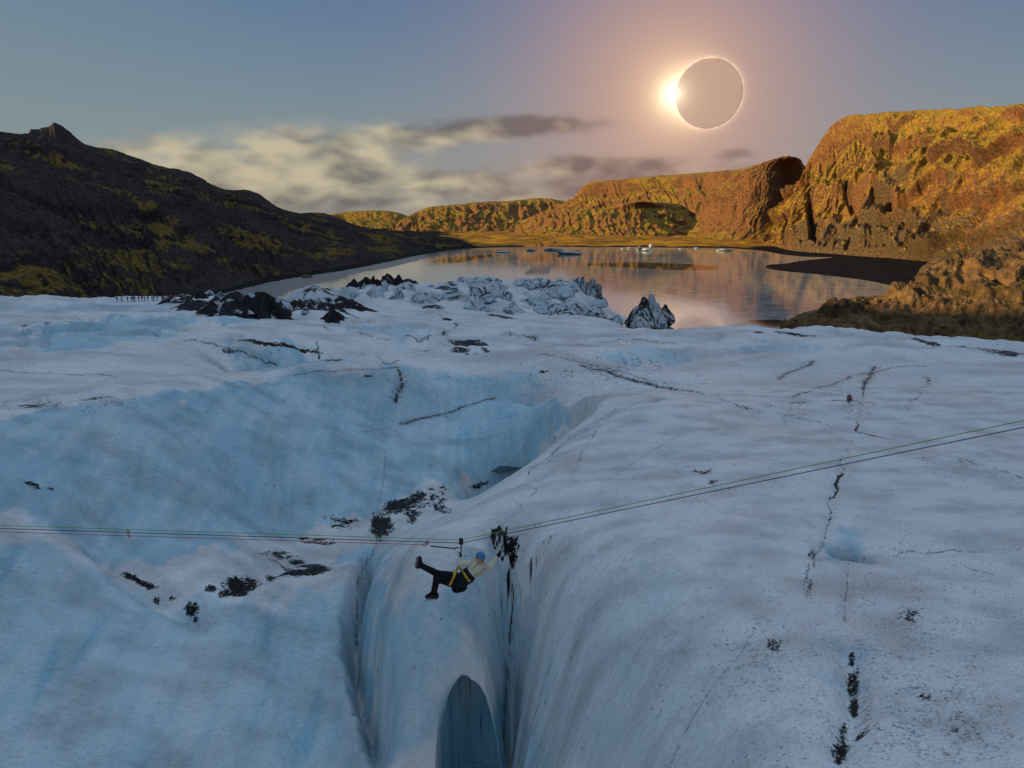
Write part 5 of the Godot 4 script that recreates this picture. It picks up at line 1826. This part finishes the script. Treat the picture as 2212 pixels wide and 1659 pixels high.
	put("hair", shift(body_mesh([[h + up * 0.03 - look * 0.03, h - up * 0.04 - look * 0.045, 0.085, 0.07, Color.WHITE], [h + side * 0.078 + up * 0.02 + look * 0.02, h + side * 0.078 - up * 0.05 + look * 0.01, 0.018, 0.014, Color.WHITE], [h - side * 0.078 + up * 0.02 + look * 0.02, h - side * 0.078 - up * 0.05 + look * 0.01, 0.018, 0.014, Color.WHITE]], 0.01, 0.02), at), dark, root)
	# helmet
	var blue := mat("helmet", Color(0.015, 0.20, 0.42), 0.35)
	var hv := PackedVector3Array()
	for j in 12:
		var t := float(j) / 11.0
		var el := lerpf(PI * 0.5, -0.12, t)
		for i in 25:
			var a := TAU * i / 24.0
			var rr := cos(el) * 0.116 * (1.0 + 0.02 * cos(a * 8.0) * sin(t * PI)) + (0.008 if j > 9 else 0.0)
			hv.append(h + up * (0.035 + sin(el) * 0.11) + look * (cos(a) * rr * 1.12 - 0.006) + side * sin(a) * rr)
	var hn := grid_normals(hv, 25, 12)
	for k in hn.size():
		if hn[k].dot(hv[k] - h) < 0: hn[k] = -hn[k]
	var helmet := put("helmet", shift(array_mesh(hv, hn, grid_index(25, 12, true)), at), blue, root)
	var rim := PackedVector3Array()
	for i in 25:
		var a := TAU * i / 24.0
		rim.append(h + up * 0.024 + look * (cos(a) * 0.122 * 1.12 - 0.006) + side * sin(a) * 0.122)
	put("rim", shift(tube(rim, 0.006, 6, false), at), blue, helmet)
	for s in [-1.0, 1.0]:
		put("lamp_clip", shift(tube(PackedVector3Array([h + up * 0.045 + side * 0.085 * s + look * 0.085, h + up * 0.06 + side * 0.085 * s + look * 0.085]), 0.01, 6), at), dark, helmet)
		put("chin_strap", shift(tube(PackedVector3Array([h + up * 0.03 + side * 0.1 * s, h - up * 0.03 + side * 0.094 * s + look * 0.02, h - up * 0.09 + side * 0.03 * s + look * 0.06]), 0.006, 5), at), dark, helmet)
	# jacket zips
	for z in [[[1318, 665], [1332, 690], [1310, 730], [1260, 785]], [[1290, 880], [1360, 850], [1450, 775]], [[1380, 850], [1420, 800]]]:
		var line := PackedVector3Array()
		for q in z: line.append(J(q[0], q[1], 0.2))
		put("zip", shift(on_skin(line, jb, eye), at), dark, root)
	# gloves
	var gm := mat("glove", Color(0.012, 0.012, 0.014), 0.8)
	put("glove", shift(body_mesh(hand_bones(wr_a, J(1072, 520, 0.06) - J(1064, 606, 0.06), side * -1.0 + look * 0.2, 1.0, black), 0.0045, 0.008), at), gm, root)
	put("glove", shift(body_mesh(hand_bones(wr_b, J(1705, 515, 0.08) - J(1632, 592, 0.06), eye * 0.6 + up * 0.6, 0.35, black), 0.0045, 0.008), at), gm, root)
	# boots and crampons
	var steel := mat("steel", Color(0.35, 0.34, 0.33), 0.4)
	steel.metallic = 0.8
	boot(root, at, an_a, J(392, 742, 0.2), J(424, 590, 0.27), J(360, 655, 0.3) - J(420, 665, 0.2), steel, cm)
	boot(root, at, an_b, J(695, 1200, 0.0), J(515, 1222, 0.1), J(600, 1260, 0.0) - J(600, 1200, 0.0), steel, cm)
	# harness
	var ym := mat("webbing", Color(0.62, 0.42, 0.01), 0.7)
	var harness := Node3D.new()
	harness.name = "harness"
	root.add_child(harness, true)
	for q in [[[1038, 745], [1085, 800], [1130, 870], [1175, 935], [1215, 985]], [[1030, 745], [1000, 800], [975, 870], [940, 950], [890, 1045]], [[985, 800], [965, 840], [955, 870]]]:
		var line := PackedVector3Array()
		for w in q: line.append(J(w[0], w[1], 0.25))
		put("strap", shift(strap(laid(line, jb + [[hip_b, kn_b, 0.115, 0.082, black], [hip_a, kn_a, 0.112, 0.08, black], [J(1030, 1000), J(1060, 1040, -0.02), 0.17, 0.15, black]], eye, 0.008), eye, 0.046, 0.006), at), ym, harness)
	for q in [[1078, 795], [1105, 835], [975, 880]]:
		var b := laid(PackedVector3Array([J(q[0] - 12, q[1] + 12, 0.25), J(q[0] + 12, q[1] - 8, 0.25)]), jb, eye, 0.014)
		put("buckle", shift(strap(b, eye, 0.03, 0.01), at), dark, harness)
	# sling from the trolley to the harness
	var sm := mat("sling", Color(0.05, 0.04, 0.05), 0.7)
	var sling := base("sling", J(1050, 735, 0.2))
	tag(sling, "dark sling with a red carabiner joining harness and trolley", "sling")
	var to := -sling.position
	put("webbing", shift(strap(PackedVector3Array([J(1076, 420, 0.02), J(1073, 500, 0.03), J(1068, 600, 0.09), J(1056, 680, 0.14)]), eye, 0.022, 0.008), to), sm, sling)
	var redm := mat("red", Color(0.5, 0.03, 0.02), 0.4)
	put("carabiner", shift(ring(J(1050, 705, 0.16), eye, J(1048, 760) - J(1056, 660), 0.024, 0.055, 0.008), to), redm, sling)
	put("carabiner", shift(ring(J(1078, 430, 0.02), eye, Vector3.UP, 0.018, 0.045, 0.007), to), steel, sling)


func shift(m: ArrayMesh, by: Vector3) -> ArrayMesh:
	var a := m.surface_get_arrays(0)
	var v: PackedVector3Array = a[Mesh.ARRAY_VERTEX]
	for k in v.size(): v[k] += by
	a[Mesh.ARRAY_VERTEX] = v
	var o := ArrayMesh.new()
	o.add_surface_from_arrays(Mesh.PRIMITIVE_TRIANGLES, a)
	return o


func skin_distance(p: Vector3, bones: Array) -> float:
	var best := 9.0
	for b in bones:
		var ab: Vector3 = b[1] - b[0]
		var t := clampf((p - b[0]).dot(ab) / maxf(ab.length_squared(), 1e-9), 0, 1)
		best = minf(best, p.distance_to(b[0] + ab * t) - lerpf(b[2], b[3], t))
	return best


func laid(line: PackedVector3Array, bones: Array, eye: Vector3, lift: float) -> PackedVector3Array:
	# the line let down on the clothes
	var out := PackedVector3Array()
	for k in (line.size() - 1) * 6 + 1:
		var p := spline(line, minf(k / 6.0, line.size() - 1.0001)) + eye * 0.15
		for i in 24:
			var d := skin_distance(p, bones) - lift
			if d < 0.002 or i * 0.02 > 0.45: break
			p -= eye * minf(d, 0.04)
		out.append(p)
	return out


func on_skin(line: PackedVector3Array, bones: Array, eye: Vector3) -> ArrayMesh:
	return tube(laid(line, bones, eye, 0.004), 0.006, 5)


func ring(c: Vector3, face: Vector3, along: Vector3, w: float, l: float, r: float) -> ArrayMesh:
	var u := along.normalized()
	var s := u.cross(face).normalized()
	var p := PackedVector3Array()
	for i in 19:
		var a := TAU * i / 18.0
		p.append(c + s * cos(a) * w + u * sin(a) * l)
	return tube(p, r, 6, false)


func boot(root: Node3D, at: Vector3, ankle: Vector3, heel: Vector3, toe: Vector3, down: Vector3, steel: Material, cm: Material) -> void:
	var black := Color(0.014, 0.014, 0.017)
	var grey := Color(0.04, 0.04, 0.045)
	var f := (toe - heel).normalized()
	var d := (down - f * down.dot(f)).normalized()
	var s := f.cross(d)
	var o := put("boot", shift(body_mesh([[ankle, ankle.lerp(heel, 0.5), 0.062, 0.06, black], [heel.lerp(ankle, 0.25), heel + d * 0.012 + f * 0.03, 0.052, 0.05, black], [ankle + f * 0.03, toe - f * 0.04, 0.056, 0.044, black], [heel + d * 0.025, toe + d * 0.005 - f * 0.03, 0.045, 0.045, grey]], 0.009, 0.03), at), cm, root)
	var sole := heel + d * 0.075
	var long := heel.distance_to(toe)
	put("crampon_frame", shift(strap(PackedVector3Array([sole, sole + f * long * 0.5, sole + f * long]), d, 0.06, 0.006), at), steel, o)
	for i in 5:
		for k in [-1.0, 1.0]:
			var p: Vector3 = sole + f * (long * (0.02 + 0.24 * i)) + s * 0.034 * k
			put("spike", shift(tube(PackedVector3Array([p, p + d * 0.02, p + d * 0.042 + f * (0.02 if i == 4 else 0.0)]), 0.005, 5), at), steel, o)


func rope(called: String, label: String, pts2: PackedVector3Array, r: float, color: Color) -> MeshInstance3D:
	var p := PackedVector3Array()
	for k in pts2.size() - 1:
		for i in 12: p.append(pts2[k].lerp(pts2[k + 1], i / 12.0))
	p.append(pts2[-1])
	var m := mat(called, color, 0.7)
	var o := put(called, shift(tube(p, r, 7), -p[0]), m)
	o.position = p[0]
	tag(o, label, "rope")
	return o


func make_ropes() -> void:
	# from far left past the trolley to the right and nearer
	var tr_g := at_depth(996, 1166.5, RIDER)
	var tr_b := at_depth(996, 1173, RIDER)
	var left_g := at_depth(0, 1135, 17.6)
	var left_b := at_depth(0, 1141.5, 17.6)
	var right_g := at_depth(2212, 908, 12.2)
	var right_b := at_depth(2212, 923, 12.2)
	rope("green_rope", "thin green rope, upper of the two load ropes across the crevasse", PackedVector3Array([tr_g + (left_g - tr_g) * 1.5, tr_g, tr_g + (right_g - tr_g) * 1.4]), 0.008, Color(0.12, 0.42, 0.05))
	rope("blue_rope", "thin dark blue rope just under the green one", PackedVector3Array([tr_b + (left_b - tr_b) * 1.5, tr_b, tr_b + (right_b - tr_b) * 1.4]), 0.0085, Color(0.012, 0.02, 0.07))
	var left_r := at_depth(0, 1149, 17.6)
	var end_r := J(480, 402)
	rope("red_rope", "thin red haul rope, lowest of the ropes on the left", PackedVector3Array([end_r + (left_r - end_r) * 1.5, end_r]), 0.007, Color(0.45, 0.03, 0.03))
	# trolley: two plates with a wheel on each rope
	var eye := -ray(990, 1235).normalized()
	var t := base("trolley", (tr_g + tr_b) * 0.5)
	tag(t, "small black pulley trolley running on the two ropes above the rider", "trolley")
	var tm := mat("trolley", Color(0.016, 0.014, 0.016), 0.4)
	var along := (right_g - left_g).normalized()
	var o := -t.position
	for k in [-1.0, 1.0]:
		var a: Vector3 = tr_g + Vector3.UP * 0.05 + eye * 0.016 * k
		var b: Vector3 = tr_b - Vector3.UP * 0.05 + eye * 0.016 * k
		put("side_plate", shift(strap(PackedVector3Array([a, (a + b) * 0.5, b]), eye, 0.085, 0.006), o), tm, t)
	for q in [tr_g, tr_b]:
		for k in [-1.0, 1.0]:
			var c: Vector3 = q + along * 0.032 * k
			put("wheel", shift(tube(PackedVector3Array([c - eye * 0.024, c + eye * 0.024]), 0.03, 12), o), tm, t)
	put("eyelet", shift(ring((tr_g + tr_b) * 0.5 - Vector3.UP * 0.1, along, Vector3.UP, 0.012, 0.03, 0.006), o), M.steel if M.has("steel") else tm, t)
	# sprung lanyard between haul rope and trolley
	var l := base("lanyard", J(590, 425))
	tag(l, "dark grey padded lanyard between the red rope and the trolley", "lanyard")
	o = -l.position
	var gm := mat("lanyard", Color(0.05, 0.055, 0.07), 0.8)
	put("sleeve", shift(tube(PackedVector3Array([J(590, 422), J(790, 443), J(990, 462)]), 0.016, 8), o), gm, l)
	var rm := mat("lanyard red", Color(0.45, 0.04, 0.03), 0.5)
	put("cord", shift(tube(PackedVector3Array([J(990, 462), J(1030, 452), J(1072, 458)]), 0.009, 6), o), rm, l)
	put("knot", shift(tube(PackedVector3Array([J(980, 448), J(1010, 440), J(1030, 455)]), 0.01, 6), o), rm, l)
	put("tail", shift(tube(PackedVector3Array([J(966, 470), J(964, 505), J(965, 538)]), 0.006, 6), o), rm, l)
	put("carabiner", shift(ring(J(505, 398), eye, J(560, 400) - J(480, 405), 0.02, 0.055, 0.009), o), rm, l)
	put("pulley", shift(tube(PackedVector3Array([J(543, 362) - eye * 0.02, J(543, 362) + eye * 0.02]), 0.032, 10), o), gm, l)
	# little pulley farther along the ropes
	var left_c := at_depth(277, 1155, 17.35)
	var h := base("rope_hanger", left_c)
	tag(h, "small metal hanger holding the red rope under the blue one, far left", "hanger")
	var st := mat("hanger", Color(0.3, 0.28, 0.28), 0.4)
	put("pulley", tube(PackedVector3Array([Vector3(0, 0.075, 0) - eye * 0.02, Vector3(0, 0.075, 0) + eye * 0.02]), 0.045, 10), st, h)
	put("carabiner", ring(Vector3(0.02, -0.02, 0), eye, Vector3(0.3, -1, 0), 0.022, 0.055, 0.009), rm, h)


func make_eclipse() -> void:
	# the moon over the sun, see-through black; its tan glow is painted into the sky behind
	var far := 9000.0
	var r := far * tan(deg_to_rad(MOON_R))
	var s := SphereMesh.new()
	s.radius = r
	s.height = r * 2.0
	s.radial_segments = 96
	s.rings = 48
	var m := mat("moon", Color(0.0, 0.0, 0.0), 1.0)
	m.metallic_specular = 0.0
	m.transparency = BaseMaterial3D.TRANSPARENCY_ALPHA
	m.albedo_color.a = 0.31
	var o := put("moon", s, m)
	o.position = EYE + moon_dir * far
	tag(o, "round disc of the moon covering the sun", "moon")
	var s2 := SphereMesh.new()
	var r2 := far * 1.1 * tan(deg_to_rad(0.34))
	s2.radius = r2
	s2.height = r2 * 2.0
	var m2 := mat("sun disc", Color.BLACK, 1.0)
	m2.emission_enabled = true
	m2.emission = Color(1.0, 0.93, 0.78)
	m2.emission_energy_multiplier = 3.0
	var side := (gem_dir - moon_dir).normalized()
	o = put("sun", s2, m2)
	o.position = EYE + (moon_dir + side * tan(deg_to_rad(MOON_R - 0.02))).normalized() * far * 1.1
	tag(o, "bright edge of the sun breaking out at the moon's left rim", "sun")


func _ready() -> void:
	rng.seed = 7
	var cam := Camera3D.new()
	cam.name = "camera"
	cam.fov = rad_to_deg(2.0 * atan(829.5 / F))
	cam.near = 0.2
	cam.far = 20000.0
	add_child(cam)
	cam.position = EYE
	cam.rotation.x = -PITCH
	cam.current = true
	var env := Environment.new()
	env.background_mode = Environment.BG_SKY
	env.sky = Sky.new()
	var sm := PanoramaSkyMaterial.new()
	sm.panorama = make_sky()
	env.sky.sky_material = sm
	env.tonemap_mode = Environment.TONE_MAPPER_LINEAR
	env.tonemap_exposure = 1.0
	env.sdfgi_enabled = true
	env.ssao_enabled = true
	env.ssil_enabled = true
	var we := WorldEnvironment.new()
	we.environment = env
	add_child(we)
	var sun := DirectionalLight3D.new()
	sun.name = "sunlight"
	add_child(sun)
	sun.look_at_from_position(Vector3.ZERO, Vector3(cos(deg_to_rad(18.0)) * cos(deg_to_rad(11.0)), -sin(deg_to_rad(11.0)), -sin(deg_to_rad(18.0)) * cos(deg_to_rad(11.0))))
	sun.light_color = Color(1.0, 0.84, 0.57)
	sun.light_energy = 1.6
	sun.light_angular_distance = 0.5
	sun.shadow_enabled = true
	print("sky ", Time.get_ticks_msec())
	make_hills()
	print("hills ", Time.get_ticks_msec())
	make_ground()
	print("ground ", Time.get_ticks_msec())
	make_ice()
	make_dirt()
	ice_mesh()
	make_pool()
	make_roof()
	print("ice ", Time.get_ticks_msec())
	make_eclipse()
	make_blocks()
	make_grit()
	print("blocks ", Time.get_ticks_msec())
	make_hikers()
	make_rider()
	make_ropes()
	print("people ", Time.get_ticks_msec())
